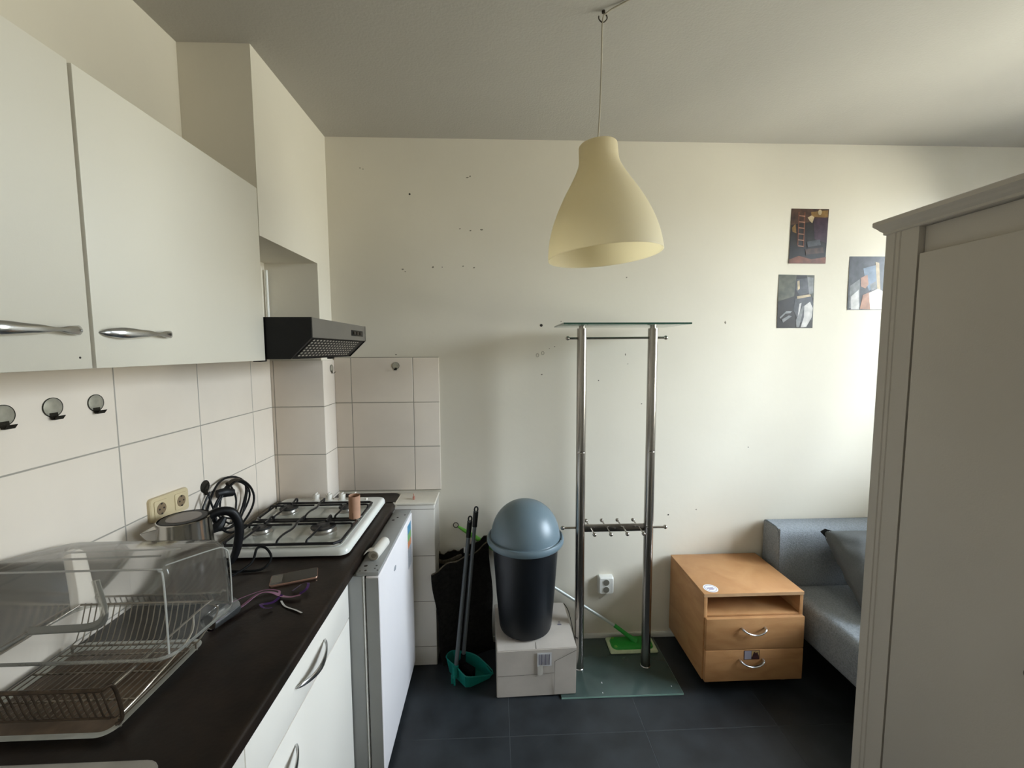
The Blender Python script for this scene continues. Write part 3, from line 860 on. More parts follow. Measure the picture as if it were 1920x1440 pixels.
# ------------------------------------------------------------------ dish rack, drip tray, clear cover
tr = thing('drip_tray', 'shallow rust stained drip tray with a whitish rim under the dish rack', 'tray', (-.93, .95, T))
b = B(); loft(b, [rrect(-1.08, -.785, .815, 1.06, .02, T+.0006), rrect(-1.095, -.768, .80, 1.085, .03, T+.012), rrect(-1.09, -.773, .805, 1.08, .028, T+.012), rrect(-1.075, -.788, .82, 1.06, .02, T+.006)])
obj('rim', b, 'tray_rim', tr)
b = B(); loft(b, [rrect(-1.076, -.787, .819, 1.061, .02, T+.0061), rrect(-1.076, -.787, .819, 1.061, .02, T+.0066)])
o = obj('bottom', b, 'tray_in', tr); o['label'] = 'brown rust stained bottom'

rk = thing('dish_rack', 'tarnished wire dish rack standing in the drip tray at the left edge', 'dish rack', (-.93, .95, T))
ZR, ZB = .990, .905
rx0, rx1, ry0, ry1 = -1.088, -.762, .800, 1.090
b = B()
b.tube([(rx1-.01, ry0, ZR), (rx0, ry0, ZR)], .0042, 8)
b.tube([(rx1-.01, ry0, ZR), (rx1, ry0+.012, ZR-.002), (rx1-.004, ry0+.03, .908), (rx1-.014, ry0+.024, T+.0175)], .0035, 8, smooth=4)
b.tube([(rx1-.02, ry0+.022, .912), (rx0, ry0+.022, .912)], .0025, 8)
o = obj('near_rim', b, 'wire_dark', rk); o['label'] = 'dark tarnished near rim'
b = B()
b.tube([(rx1, ry0+.012, ZR), (rx1, ry1-.02, ZR), (rx1-.02, ry1, ZR), (rx0, ry1, ZR)], .0026, 8, smooth=4)
b.tube([(rx1-.004, ry0+.03, ZB+.01), (rx1+.012, ry0+.08, .935), (rx1+.012, 1.0, .955), (rx1+.002, 1.03, ZR)], .0024, 8, smooth=5)
b.tube([(rx0, ry0, ZR), (rx0, ry1, ZR)], .0026, 8)
b.tube([(rx1-.01, ry0+.03, ZB), (rx1-.01, ry1-.04, ZB), (rx0+.01, ry1-.04, ZB)], .0026, 8)
b.tube([(rx1-.05, ry1, ZR), (rx1+.01, ry1+.02, .96), (rx1+.004, ry1-.04, .92), (rx1-.01, ry1-.05, ZB)], .0022, 8, smooth=4)
for x, y in ((rx1-.01, ry0+.03), (rx0+.01, ry0+.03), (rx1-.01, ry1-.04), (rx0+.01, ry1-.04)):
    b.cyl((x, y, T+.0075), (x, y, ZB), .003, 8)
obj('side_rim', b, 'wire', rk)
NW = 21
for i in range(NW):
    x = rx1-.018-i*(rx1-rx0-.03)/(NW-1)
    b = B()
    b.tube([(x, ry0-.002, ZR+.004), (x+.002, ry0+.004, ZR-.01), (x, ry0+.022, .915), (x, ry0+.034, ZB)], .0016, 6, smooth=3)
    obj('near_rib', b, 'wire_dark', rk)
    b = B()
    b.tube([(x, ry0+.034, ZB), (x, ry1-.05, ZB), (x, ry1-.03, ZB+.008), (x, ry1-.012, .95), (x, ry1+.002, ZR+.003)], .0014, 6)
    obj('floor_wire', b, 'wire', rk)
b = B()
for y in (.88, .96, 1.02):
    b.tube([(rx1-.01, y, ZB-.003), (rx0+.01, y, ZB-.003)], .0022, 6)
obj('cross_wire', b, 'wire', rk)

cv = thing('dish_rack_cover', 'clear plastic box cover propped over the dish rack', 'cover', (-.9, 1.03, .96))
cx0, cx1, cy0, cy1, cz0, cz1 = -1.099, -.700, .870, 1.108, .9955, 1.203
def cov_ring(f, z, x0=cx0, x1=cx1, y0=cy0, y1=cy1, r=.035):
    return [(p[0], p[1], z+(p[1]-y0)*f) for p in rrect(x0, x1, y0, y1, r, 0, 6)]
# shell: side walls, rounded shoulder, top; slopes down to the back
fb, ft = -.083, -.205
rings = [cov_ring(fb, cz0), cov_ring(fb, cz0+.05), cov_ring(ft*.95, cz1-.03, cx0, cx1-.001, cy0+.001, cy1-.008), cov_ring(ft, cz1-.012, cx0+.004, cx1-.005, cy0+.005, cy1-.014, .034),
         cov_ring(ft, cz1-.003, cx0+.012, cx1-.013, cy0+.013, cy1-.022, .03), cov_ring(ft, cz1, cx0+.024, cx1-.025, cy0+.025, cy1-.034, .025)]
b = B(); loft(b, rings, cap0=False, cap1=True)
o = obj('shell', b, 'clear', cv, smooth=50)
b = B()
b.tube([(p[0]+.0, p[1], p[2]) for p in cov_ring(fb, cz0)], (.0045, .0022), 6, closed=True, up=(0, 0, 1))
obj('bottom_lip', b, 'clear_rib', cv)
for y in (.925, .985):
    zt = cz1+(y-cy0)*ft
    obj('top_rib', B().tube([(cx0+.03, y, zt+.001), (cx1-.06, y+.02, zt-.003)], (.0018, .004), 6, up=(0, 0, 1)), 'clear_rib', cv)
b = B()
b.tube([(-.974, cy0-.001, 1.069), (-.922, cy0-.002, 1.072), (-.859, cy0-.003, 1.075), (-.831, cy0-.003, 1.083), (-.820, cy0-.003, 1.10), (-.822, cy0-.002, 1.125), (-.832, cy0-.002, 1.176)], (.0035, .009), 8, smooth=5, up=(0, 1, 0))
o = obj('grip_recess', b, 'clear_rib', cv); o['label'] = 'moulded grip recess'
b = B()
b.tube([(cx0+.03, cy0+.006, cz1-.010), (cx1-.04, cy0+.006, cz1-.010), (cx1-.014, cy0+.010, cz1-.016), (cx1-.007, cy0+.012, cz1-.04), (cx1-.0065, cy0+.012, cz0+.005)], .0022, 8, smooth=4)
obj('corner_rib', b, 'clear_edge', cv)
b = B()
b.tube([(cx1-.016, cy0+.03, cz1-.014), (cx1-.018, cy1-.05, cz1-.055), (cx1-.012, cy1-.02, cz1-.068), (cx1-.008, cy1-.008, cz1-.10), (cx1-.008, cy1-.008, cz0-.015)], .0018, 8, smooth=4)
obj('corner_rib', b, 'clear_edge', cv)
b = B()
prof = [(.024, 0), (.026, .04), (.0285, .08), (.0275, .08), (.025, .04), (.021, .005), (0, .005)]
b.lathe(prof, (-.790, 1.122, T+.0295), 36, (.22, .97, .02), cap=False)
gl = obj('drinking_glass', b, 'drink_glass', loc=(-.78, 1.15, T))
tag(gl, 'clear drinking glass lying on its side on the worktop beside the dish rack', 'glass')

# ------------------------------------------------------------------ extractor hood
hd = thing('extractor_hood', 'slim grey and black extractor hood over the hob', 'extractor hood', (-.86, 1.76, 1.618))
hx, hy0, hy1 = -.625, 1.4645, 2.062
zt, zf, zb = 1.763, 1.694, 1.620
for y in (hy0, hy1-.008):
    b = B(); b.prism([(-1.10, y, zt), (hx, y, zt), (hx, y, zf), (-.70, y, zb), (-1.10, y, zb)], (0, .008, 0))
    obj('side_panel', b, 'black', hd)
fp = obj('front_panel', B().box(hx-.004, hx, hy0+.008, hy1-.008, zf, zt-.001, .001), 'hood_steel', hd)
obj('top_panel', B().box(-1.10, hx-.004, hy0+.008, hy1-.008, zt-.003, zt), 'hood_steel', hd)
b = B()
me_pts = [(hx-.004, hy0+.008, zf), (hx-.004, hy1-.008, zf), (-.702, hy1-.008, zb+.003), (-.702, hy0+.008, zb+.003)]
b.prism(me_pts, (-.003, 0, .003))
o = obj('lower_slope', b, 'black', hd)
b = B()
f0 = Vector((hx-.006, 0, zf-.002)); f1 = Vector((-.699, 0, zb+.005)); nn = Vector((zf-zb, 0, -(.077))).normalized()*.0015
ya, yb_ = hy0+.03, hy1-.07
A = f0.lerp(f1, .02); Bq = f0.lerp(f1, .95)
vv = [Vector((A.x, ya, A.z))+nn, Vector((A.x, yb_, A.z))+nn, Vector((Bq.x, yb_, Bq.z))+nn, Vector((Bq.x, ya, Bq.z))+nn]
f = b.bm.faces.new([b.bm.verts.new(p) for p in vv])
uvl = b.bm.loops.layers.uv.new('UVMap')
for l in f.loops:
    l[uvl].uv = ((l.vert.co.y-ya)/(yb_-ya), (A.z-(l.vert.co-nn).z)/(A.z-Bq.z))
o = obj('grease_filter', b, 'filter', hd, smooth=0)
obj('under_panel', B().box(-1.10, -.70, hy0+.008, hy1-.008, zb, zb+.003), 'black', hd)
b = B(); b.box(-.86, -.83, hy0+.06, hy0+.10, zb-.010, zb, .003); obj('latch', b, 'black', hd)
b = B(); b.box(-.75, -.73, hy1-.16, hy1-.12, zb-.008, zb, .003); obj('latch', b, 'black', hd)
o = obj('switch_panel', B().box(hx, hx+.002, 1.862, 2.015, 1.713, 1.738, .0008), 'black', fp)
for k in range(3):
    obj('button', B().box(hx+.002, hx+.0055, 1.880+k*.042, 1.908+k*.042, 1.719, 1.732, .001), 'hook_dark', fp)

# ------------------------------------------------------------------ fridge
fg = thing('fridge', 'white undercounter fridge standing under the hob end of the worktop', 'fridge', (-.76, 1.77, 0))
b = B(); b.box(-1.09, -.4845, 1.472, 2.068, .03, .838, .004); b.box(-1.05, -.53, 1.50, 2.04, 0, .03)
obj('body', b, 'fridge_side', fg)
obj('door_gap', B().box(-.4795, -.474, 1.482, 2.06, .05, .834), 'wardrobe_dark', fg)
obj('gasket', B().box(-.4845, -.4795, 1.4715, 2.066, .05, .837, .0008), 'gasket', fg)
b = B(); b.use('fridge_door').box(-.474, -.425, 1.472, 2.068, .045, .838, .006, 3)
for f in b.bm.faces:
    pass
dr = obj('door', b, 'fridge_door', fg)
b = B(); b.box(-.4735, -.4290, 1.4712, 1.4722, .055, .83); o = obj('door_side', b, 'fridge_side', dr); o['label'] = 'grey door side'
b = B(); b.box(-.508, -.428, 1.474, 2.066, .838, .852, .002)
tp = obj('top_strip', b, 'fridge_side', fg)
for x, y, r in ((-.487, 1.52, .007), (-.478, 1.487, .0045), (-.497, 1.484, .003), (-.447, 1.52, .004), (-.487, 1.94, .007), (-.473, 1.97, .005), (-.445, 2.0, .005), (-.448, 1.50, .003), (-.435, 1.487, .003)):
    obj('hinge_hole', B().lathe([(r, 0), (r*.9, .0005), (0, .0006)], (x, y, .852), 12), 'hinge_hole_dark', tp)  # flat discs, the shade inside the holes painted dark
obj('badge', B().ball((-.4250, 1.70, .745), .012, 16, .25, 1.6, .8), 'grey_sticker', dr)
for (y0, y1, z0, z1, m_, nm) in ((1.955, 2.03, .770, .812, 'blue_sticker', 'energy_label'), (1.955, 2.03, .735, .768, 'green_sticker', 'energy_label'), (1.955, 2.03, .700, .733, 'orange_sticker', 'energy_label'), (1.955, 2.03, .60, .698, 'grey_sticker', 'energy_label')):
    obj(nm, B().box(-.425, -.4243, y0, y1, z0, z1), m_, dr)

rl = thing('bin_bag_roll', 'roll of white bin bags lying on top of the fridge in front of the worktop', 'roll', (-.462, 1.62, .852))
b = B()
ax = Vector((.10, .99, 0)).normalized()
b.lathe([(.0, 0), (.0185, 0), (.020, .002), (.0205, .06), (.0200, .118), (.0185, .12), (0, .12)], Vector((-.468, 1.555, .8728)), 32, ax)
obj('roll', b, 'bag', rl)
b = B(); b.lathe([(.010, -.0012), (.009, -.0004), (0, -.0004)], Vector((-.468, 1.555, .8728)), 20, ax)
for r in (.0125, .0155): b.lathe([(r, -.0010), (r+.0009, -.0010), (r+.0009, .001), (r, .001)], Vector((-.468, 1.555, .8728)), 24, ax, cap=False)
obj('core', b, 'bag_core', rl)
b = B(); b.strip([(-.468+.002, 1.565, .8935), (-.488, 1.565, .892), (-.500, 1.556, .884)], .03, [(0, 1, 0)]*3, .0004)
obj('loose_flap', b, 'bag', rl)
tag(obj('pink_clip', B().box(-.434, -.424, 2.135, 2.15, T, T+.016, .002).tube([(-.428, 2.14, T+.016), (-.430, 2.143, T+.03)], .002, 6), 'pink', loc=(-.43, 2.14, T)),
    'tiny pink plastic clip on the tiled ledge by the back wall', 'clip')

# ------------------------------------------------------------------ coat stand
cs = thing('coat_stand', 'steel and glass coat stand with two poles against the back wall', 'coat stand', (.593, 2.04, 0))
b = B(); b.box(.300, .887, 1.849, 2.249, .0005, .0085, .0015)
bs = obj('base_plate', b, 'glass_base', cs); bs['label'] = 'frosted greenish glass base'
b = B(); b.box(.300, .887, 1.8482, 1.8492, .001, .008); b.box(.8868, .8878, 1.849, 2.249, .001, .008)
obj('base_edge', b, 'glass_edge_pale', bs)
PX = (.419, .768); PYc = 2.035
for x in PX:
    p = obj('pole', B().lathe([(.0235, 0), (.0235, .02), (.0235, 1.130), (.0235, 1.1345), (.0231, 1.1355), (.0231, 1.1365), (.0235, 1.1375), (.0235, 1.142), (.0235, 1.73), (.0235, 1.742)], (x, PYc, .0085), 40), 'steel_pole', cs)
    obj('collar', B().lathe([(.0265, 0), (.0265, .003), (.024, .006)], (x, PYc, .0085), 32, cap=False), 'chrome', p)
    obj('top_cap', B().lathe([(.015, 0), (.015, .012)], (x, PYc, 1.750), 20), 'steel_pole', p)
def glass_slab(name, x0, x1, y0, y1, z0, z1, par):
    g = obj(name, B().box(x0, x1, y0, y1, z0, z1, .001), 'glass_green', par)
    e = B(); e.box(x0, x1, y0-.0006, y0, z0+.0005, z1-.0005); e.box(x0-.0006, x0, y0, y1, z0+.0005, z1-.0005); e.box(x1, x1+.0006, y0, y1, z0+.0005, z1-.0005)
    obj('green_edge', e, 'glass_edge', g)
    return g
sh = glass_slab('top_shelf', .306, .890, 1.885, 2.185, 1.762, 1.770, cs)
sh['label'] = 'clear glass top shelf with green edges'
b = B(); b.tube([(.352, PYc-.0, 1.703), (.83, PYc, 1.705)], .0055, 12); b.ball((.350, PYc, 1.703), .0105); b.ball((.832, PYc, 1.705), .0105)
obj('hanging_rail', b, 'steel_pole', cs)
b = B(); b.tube([(.333, PYc, .755), (.395, PYc, .755)], .0055, 12); b.ball((.331, PYc, .755), .0105)
b.tube([(.792, PYc, .750), (.852, PYc, .750)], .0055, 12); b.ball((.854, PYc, .750), .0105)
obj('side_peg', b, 'steel_pole', cs)
hbk = obj('hook_bar', B().box(.442, .745, PYc-.004, PYc+.004, .733, .771, .001), 'steel_pole', cs)
obj('bar_screw', B().lathe([(.006, 0), (.0055, .002), (.002, .0022)], (.594, PYc-.004, .752), 20, (0, -1, 0)), 'chrome', hbk)
for k in range(4):
    x = .470+k*.0815
    b = B(); b.tube([(x-.010, PYc+.048, .768), (x-.002, PYc+.004, .758), (x+.004, PYc-.01, .753), (x+.010, PYc-.050, .742)], .0035, 10)
    b.ball((x-.010, PYc+.052, .769), .0095); b.ball((x+.010, PYc-.054, .741), .0098)
    obj('coat_hook', b, 'steel_pole', cs)
for i, (x, y, s) in enumerate(((.510, 1.925, .004), (.500, 1.865, .003), (.845, 1.89, .003))):
    tag(obj('paper_scrap', B().box(x, x+s*1.2, y, y+s*2.2, .0086, .0095, .0002), 'paper', loc=(x, y, .0086)),
        ['white speck in the middle of the glass base of the coat stand', 'white speck by the front edge of the glass base, left of its middle', 'white speck near the right front corner of the glass base'][i], 'scrap', 'specks on the glass base')

# ------------------------------------------------------------------ white double socket, back wall
sk = thing('double_socket', 'white double wall socket low on the back wall behind the coat stand', 'socket', (.609, D, .28))
b = B()
ring = rrect(.567, .653, .279, .379, .010, 0, 5)
f = lambda s, y: [((p[0]-.61)*s+.61, y, (p[1]-.329)*s+.329) for p in ring]
loft(b, [f(1, D), f(1, D-.026), f(.86, D-.036)])
obj('housing', b, 'white_plastic', sk)
for z in (.350, .308):
    s = obj('socket', B().lathe([(.0205, 0), (.0205, .0012), (.0185, .0016), (0, .0016)], (.609, D-.036, z), 28, (0, -1, 0)), 'white_plastic', sk)
    obj('recess', B().lathe([(.0175, 0), (.017, .0006), (0, .0008)], (.609, D-.0376, z), 28, (0, -1, 0)), 'socket_grey', s)

# ------------------------------------------------------------------ flat mop
mp_ = thing('flat_mop', 'green flat mop with a pale pole leaning along the back wall behind the coat stand', 'mop', (.73, 2.18, .0085))
b = B(); loft(b, [rrect(.612, .866, 2.118, 2.232, .006, .0092), rrect(.608, .870, 2.114, 2.236, .008, .016), rrect(.612, .866, 2.118, 2.232, .006, .024)])
obj('pad', b, 'mop_pad', mp_)
b = B(); loft(b, [rrect(.624, .854, 2.130, 2.226, .03, .024), rrect(.628, .850, 2.134, 2.222, .028, .033), rrect(.66, .82, 2.150, 2.208, .02, .037)])
hd_ = obj('head', b, 'green', mp_)
b = B()
for x, y in ((.645, 2.145), (.645, 2.212), (.833, 2.145), (.833, 2.212)):
    b.ball((x, y, .034), .009, 12, 1, 1, .35)
obj('clip', b, 'lime', hd_)
b = B(); b.tube([(.765, 2.178, .037), (.745, 2.185, .048), (.722, 2.195, .062), (.655, 2.218, .105)], [(.022, .02), (.014, .014), (.011, .011), (.0105, .0105)], 14, smooth=4)
obj('joint', b, 'green', mp_)
p0, p1 = Vector((.655, 2.218, .105)), Vector((-.03, 2.2535, .555))
b = B(); b.tube([p0, p0.lerp(p1, .5), p1], .0078, 14); obj('pole', b, 'mop_pole', mp_)
dd = (p1-p0).normalized()
b = B(); b.tube([p1-dd*.02, p1+dd*.05, p1+dd*.14, p1+dd*.22], [(.011, .010), (.014, .008), (.012, .009), (.006, .006)], 14, smooth=4)
obj('grip', b, 'lime', mp_)
b = B(); cc = p1+dd*.235; sd = dd.cross(Vector((0, 1, 0))).normalized()
b.tube([cc+dd*.014*math.cos(a*PI/6)+sd*.014*math.sin(a*PI/6) for a in range(12)], .0022, 8, closed=True)
obj('hanging_ring', b, 'hook_dark', mp_)

# ------------------------------------------------------------------ cardboard box
bx = thing('cardboard_box', 'closed greyish cardboard box carrying the black waste bin', 'box', (.18, 2.03, .0005))
b = B()
# body slightly skewed and bulging
bz = .0112
pts0 = [(-.006, 1.868, .0004), (.372, 1.866, bz), (.366, 2.215, bz), (-.012, 2.222, .0004)]
pts1 = [(-.004, 1.848, .249), (.372, 1.856, .254), (.366, 2.212, .252), (-.016, 2.222, .247)]
loft(b, [pts0, pts1])
bmesh.ops.bevel(b.bm, geom=b.bm.edges[:], offset=.003, segments=2, affect='EDGES')
obj('carton', b, 'box_card', bx)
def fy(z): return 1.867-(z/.25)*.018
b = B()
def crease(p, w=.0012, off=.0012):
    q = [(x, fy(z)-off, z) for x, z in p]
    b.tube(q, (w, .0005), 6, up=(0, 0, 1))
crease([(.369, .245), (.268, .190), (.268, .012)], .0011)
crease([(.0, .118), (.12, .121), (.265, .129)], .0009)
b.tube([(.18, 1.856, .2515), (.182, 1.90, .2515)], (.0006, .0012), 6, up=(0, 0, 1))
obj('flap_creases', b, 'box_line', bx)
lb = obj('label', B().prism([(.185, fy(.165)-.0015, .165), (.278-.025, fy(.165)-.0015, .167), (.278-.025, fy(.24)-.0015, .236), (.185, fy(.24)-.0015, .236)][::1], (0, .001, 0)), 'paper', bx)
b = B()
x = .192
for wv in (.004, .002, .006, .003, .002, .005, .003, .002, .004):
    b.prism([(x, fy(.173)-.0020, .173), (x+wv, fy(.173)-.0020, .173), (x+wv, fy(.228)-.0020, .228), (x, fy(.228)-.0020, .228)], (0, .0006, 0))
    x += wv+.0026
obj('barcode', b, 'ink', lb)
obj('tape', B().prism([(.187, fy(.12)-.0024, .125), (.198, fy(.12)-.0024, .118), (.212, fy(.12)-.0024, .125), (.212, fy(.2)-.0024, .215), (.187, fy(.2)-.0024, .235)], (0, .0005, 0)), 'tape', bx)
b = B()
b.box(.305, .325, 2.02, 2.028, .2527, .2532)
for k in range(3): b.box(.31+.001*k, .322, 2.034+k*.006, 2.036+k*.006, .2527, .2532)
obj('printed_mark', b, 'ink', bx)
b = B(); b.tube([(.366, 2.20, .253), (.385, 2.15, .235), (.392, 2.03, .18), (.384, 1.93, .14), (.374, 1.885, .12)], (.0035, .0015), 6, smooth=4)
tag(obj('black_strap', b, 'black_matte', loc=(.38, 2.0, .12)), 'thin black strap hanging down the right side of the cardboard box', 'strap')

# ------------------------------------------------------------------ waste bin
wb_ = thing('waste_bin', 'black round waste bin with a blue grey dome lid on the cardboard box', 'bin', (.142, 2.025, .256))
BC = (.142, 2.025, .256)
obj('body', B().lathe([(0, 0), (.118, 0), (.128, .006), (.132, .02), (.146, .18), (.164, .440), (.164, .45), (.160, .45), (.158, .44)], BC, 72, cap=False), 'bin_body', wb_)
ld = obj('lid_rim', B().lathe([(.167, .436), (.184, .440), (.190, .449), (.191, .462), (.187, .472), (.181, .474), (.177, .470), (.174, .468), (.171, .474), (.166, .476), (.162, .470), (.162, .440)], BC, 72, cap=False), 'bin_lid', wb_)
dm = []
for k in range(0, 17):
    a = k*PI/2/16
    dm.append((.172*math.cos(a)**.9 if k < 16 else 0, .462+.186*math.sin(a)**1.0))
o = obj('dome', B().lathe(dm, BC, 72), 'bin_lid', wb_, smooth=60)
b = B(); b.ball((BC[0]+.170, BC[1]-.06, .729), .004); obj('pivot', b, 'hole', ld)

# ------------------------------------------------------------------ dustpan with handle, and brush
dp = thing('dustpan', 'teal long handled dustpan on the floor left of the cardboard box', 'dustpan', (-.15, 2.05, 0))
b = B()
out = [(-.236, 2.095), (-.258, 2.076), (-.264, 2.048), (-.236, 2.012), (-.204, 1.979), (-.160, 1.926), (-.130, 1.926), (-.025, 1.985), (-.070, 2.032), (-.120, 2.067), (-.19, 2.090)]
def prs(s, z, dz=None):
    cx, cy = -.155, 2.015
    return [((x-cx)*s+cx, (y-cy)*s+cy, z if dz is None else z*(dz[i])) for i, (x, y) in enumerate(out)]
hgt = [1, 1, 1, 1, 1, .95, .85, .40, .75, .95, 1]
r0 = prs(.86, .0015); r1 = prs(1.0, .075, hgt); r2 = prs(.985, .077, hgt); r3 = prs(.85, .004)
loft(b, [r0, r1, r2, r3])
pan_ = obj('pan', b, 'teal', dp, smooth=40)
b = B(); b.tube(prs(1.0, .076, hgt), .003, 8, closed=True, smooth=3); obj('pan_lip', b, 'teal', dp)
b = B(); b.cyl((-.213, 1.972, .03), (-.211, 1.979, .085), .016, 16); b.box(-.232, -.220, 1.962, 1.968, .0, .05, .002); b.box(-.218, -.208, 1.950, 1.957, .0, .05, .002)
obj('handle_socket', b, 'teal', dp)
hA0, hA1 = Vector((-.210, 1.980, .055)), Vector((-.1422, 2.165, .748))
b = B(); b.tube([hA0, hA0.lerp(hA1, .5), hA1], .0105, 14); obj('handle', b, 'grey_handle', dp)
def grip(par, a, d_, L=.085):
    b = B()
    b.tube([a-d_*L, a-d_*.02, a], [(.0125, .0125), (.0135, .012), (.013, .009)], 14)
    gg = obj('grip', b, 'black', par)
    b = B(); side = d_.cross(Vector((0, 1, 0))).normalized(); c = a+d_*.010
    b.tube([c+d_*.013*math.cos(q*PI/6)+side*.009*math.sin(q*PI/6) for q in range(12)], .0042, 8, closed=True)
    obj('hanging_loop', b, 'black', gg)
grip(dp, hA1, (hA1-hA0).normalized())
br = thing('long_handled_brush', 'black brush on a grey pole standing in the teal dustpan', 'brush', (-.15, 2.06, .01))
hB0, hB1 = Vector((-.176, 2.020, .078)), Vector((-.1095, 2.165, .799))
b = B(); b.tube([hB0, hB0.lerp(hB1, .5), hB1], .0098, 14); obj('handle', b, 'grey_handle', br)
grip(br, hB1, (hB1-hB0).normalized(), .08)
b = B()
b.prism([(-.205, 2.025, .040), (-.190, 2.048, .040), (-.112, 1.985, .040), (-.127, 1.962, .040)], (0, 0, .026))
b.cyl((-.177, 2.017, .05), (-.1745, 2.024, .11), .013, 14)
hh = obj('head', b, 'black_matte', br)
b = B()
for k in range(44):
    t = (k % 22)/21; s = k//22
    x = -.196+t*.076+s*.006; y = 2.030-t*.060+s*.01
    b.cyl((x, y, .048), (x+random.uniform(-.004, .004), y+random.uniform(-.004, .004), .008), .0022, 5)
obj('bristles', b, 'black_matte', br)

# ------------------------------------------------------------------ folded carpet offcut
cp = thing('folded_carpet', 'dark folded carpet offcut leaning against the wall left of the waste bin', 'carpet', (-.18, 2.19, 0))
def sheet(xb0, xb1, yb, xt0, xt1, yt, ztop, th, seed, nx=26, nz=26, slant=0.0):
    b = B()
    F_, K_ = [], []
    for j in range(nz+1):
        v = j/nz
        rf, rk_ = [], []
        for i in range(nx+1):
            u_ = i/nx
            x = (xb0+(xb1-xb0)*u_)*(1-v)+(xt0+(xt1-xt0)*u_)*v
            z = .001+(ztop(u_)-.001)*v
            y = yb*(1-v)+yt*v-slant*(1-u_)
            y += .006*noise.noise(Vector((u_*3+seed, v*2, seed)))*(1 if 0 < v < 1 else .6)
            z += (.006*math.sin(u_*19+seed)+.004*math.sin(u_*43))*v**6
            x += .006*math.sin(v*9+seed)*(u_ < .02 or u_ > .98)
            rf.append(b.bm.verts.new((x, y, z))); rk_.append(b.bm.verts.new((x, y+th, z)))
        F_.append(rf); K_.append(rk_)
    fs = []
    for j in range(nz):
        for i in range(nx):
            fs.append(b.bm.faces.new((F_[j][i], F_[j][i+1], F_[j+1][i+1], F_[j+1][i])))
            fs.append(b.bm.faces.new((K_[j][i+1], K_[j][i], K_[j+1][i], K_[j+1][i+1])))
    b.use('carpet'); b._tag(fs)
    es = []
    for j in range(nz):
        es.append(b.bm.faces.new((F_[j][0], F_[j+1][0], K_[j+1][0], K_[j][0])))
        es.append(b.bm.faces.new((F_[j+1][nx], F_[j][nx], K_[j][nx], K_[j+1][nx])))
    for i in range(nx):
        es.append(b.bm.faces.new((F_[nz][i], F_[nz][i+1], K_[nz][i+1], K_[nz][i])))
        es.append(b.bm.faces.new((F_[0][i+1], F_[0][i], K_[0][i], K_[0][i+1])))
    b.use('carpet_edge'); b._tag(es)
    return b
obj('front_fold', sheet(-.286, -.02, 2.200, -.336, -.040, 2.202, lambda u_: .496+.113*u_+.010*math.sin(u_*7), .007, 3, slant=.118), 'carpet', cp)
obj('back_fold', sheet(-.285, -.03, 2.224, -.322, -.05, 2.226, lambda u_: .538+.10*u_-.02*math.sin(u_*PI), .008, 9), 'carpet', cp)
b = B(); b.tube([(-.316, 2.235, .535), (-.330, 2.225, .548), (-.330, 2.22, .517), (-.303, 2.22, .497), (-.254, 2.222, .503), (-.192, 2.228, .53)], (.012, .005), 8, smooth=5, up=(0, 0, 1))
obj('curled_edge', b, 'carpet_edge', cp)
b = B(); b.tube([(-.336+.296*k/16, 2.202-.118*(1-k/16)+.002, .496+.113*k/16+.010*math.sin(k/16*7)+.006*math.sin(k/16*19+3)+.002) for k in range(17)], (.004, .0035), 6, up=(0, 0, 1))
obj('frayed_edge', b, 'carpet_edge', cp)
obj('white_tag', B().box(-.180, -.155, 2.200, 2.203, .553, .586, .001), 'white_plastic', cp)

# ------------------------------------------------------------------ nightstand
ns = thing('bedside_cabinet', 'beech bedside cabinet with an open shelf and two drawers beside the sofa', 'cabinet', (1.22, 2.06, 0))
nx0, nx1, ny0, ny1, nz0, nz1 = .981, 1.466, 1.868, 2.250, .062, .492
t = .017
b = B(); b.box(nx0, nx0+t, ny0, ny1, nz0, nz1-t, .0008); obj('side_panel', b, 'beech', ns)
b = B(); b.box(nx1-t, nx1, ny0, ny1, nz0, nz1-t, .0008); obj('side_panel', b, 'beech', ns)
top = obj('top', B().box(nx0-.001, nx1+.001, ny0-.002, ny1, nz1-t, nz1, .001), 'beech', ns)
b = B(); b.box(nx0-.001, nx1+.001, ny0-.0028, ny0-.002, nz1-t+.001, nz1-.001); obj('front_edge', b, 'beech_edge', top)
obj('back_panel', B().box(nx0+t, nx1-t, ny1-.008, ny1, nz0, nz1-t), 'beech', ns)
obj('shelf', B().box(nx0+t, nx1-t, ny0+.001, ny1-.008, .372, .372+.014, .0008), 'beech', ns)
obj('bottom', B().box(nx0+t, nx1-t, ny0+.001, ny1-.008, nz0, nz0+.014, .0008), 'beech', ns)
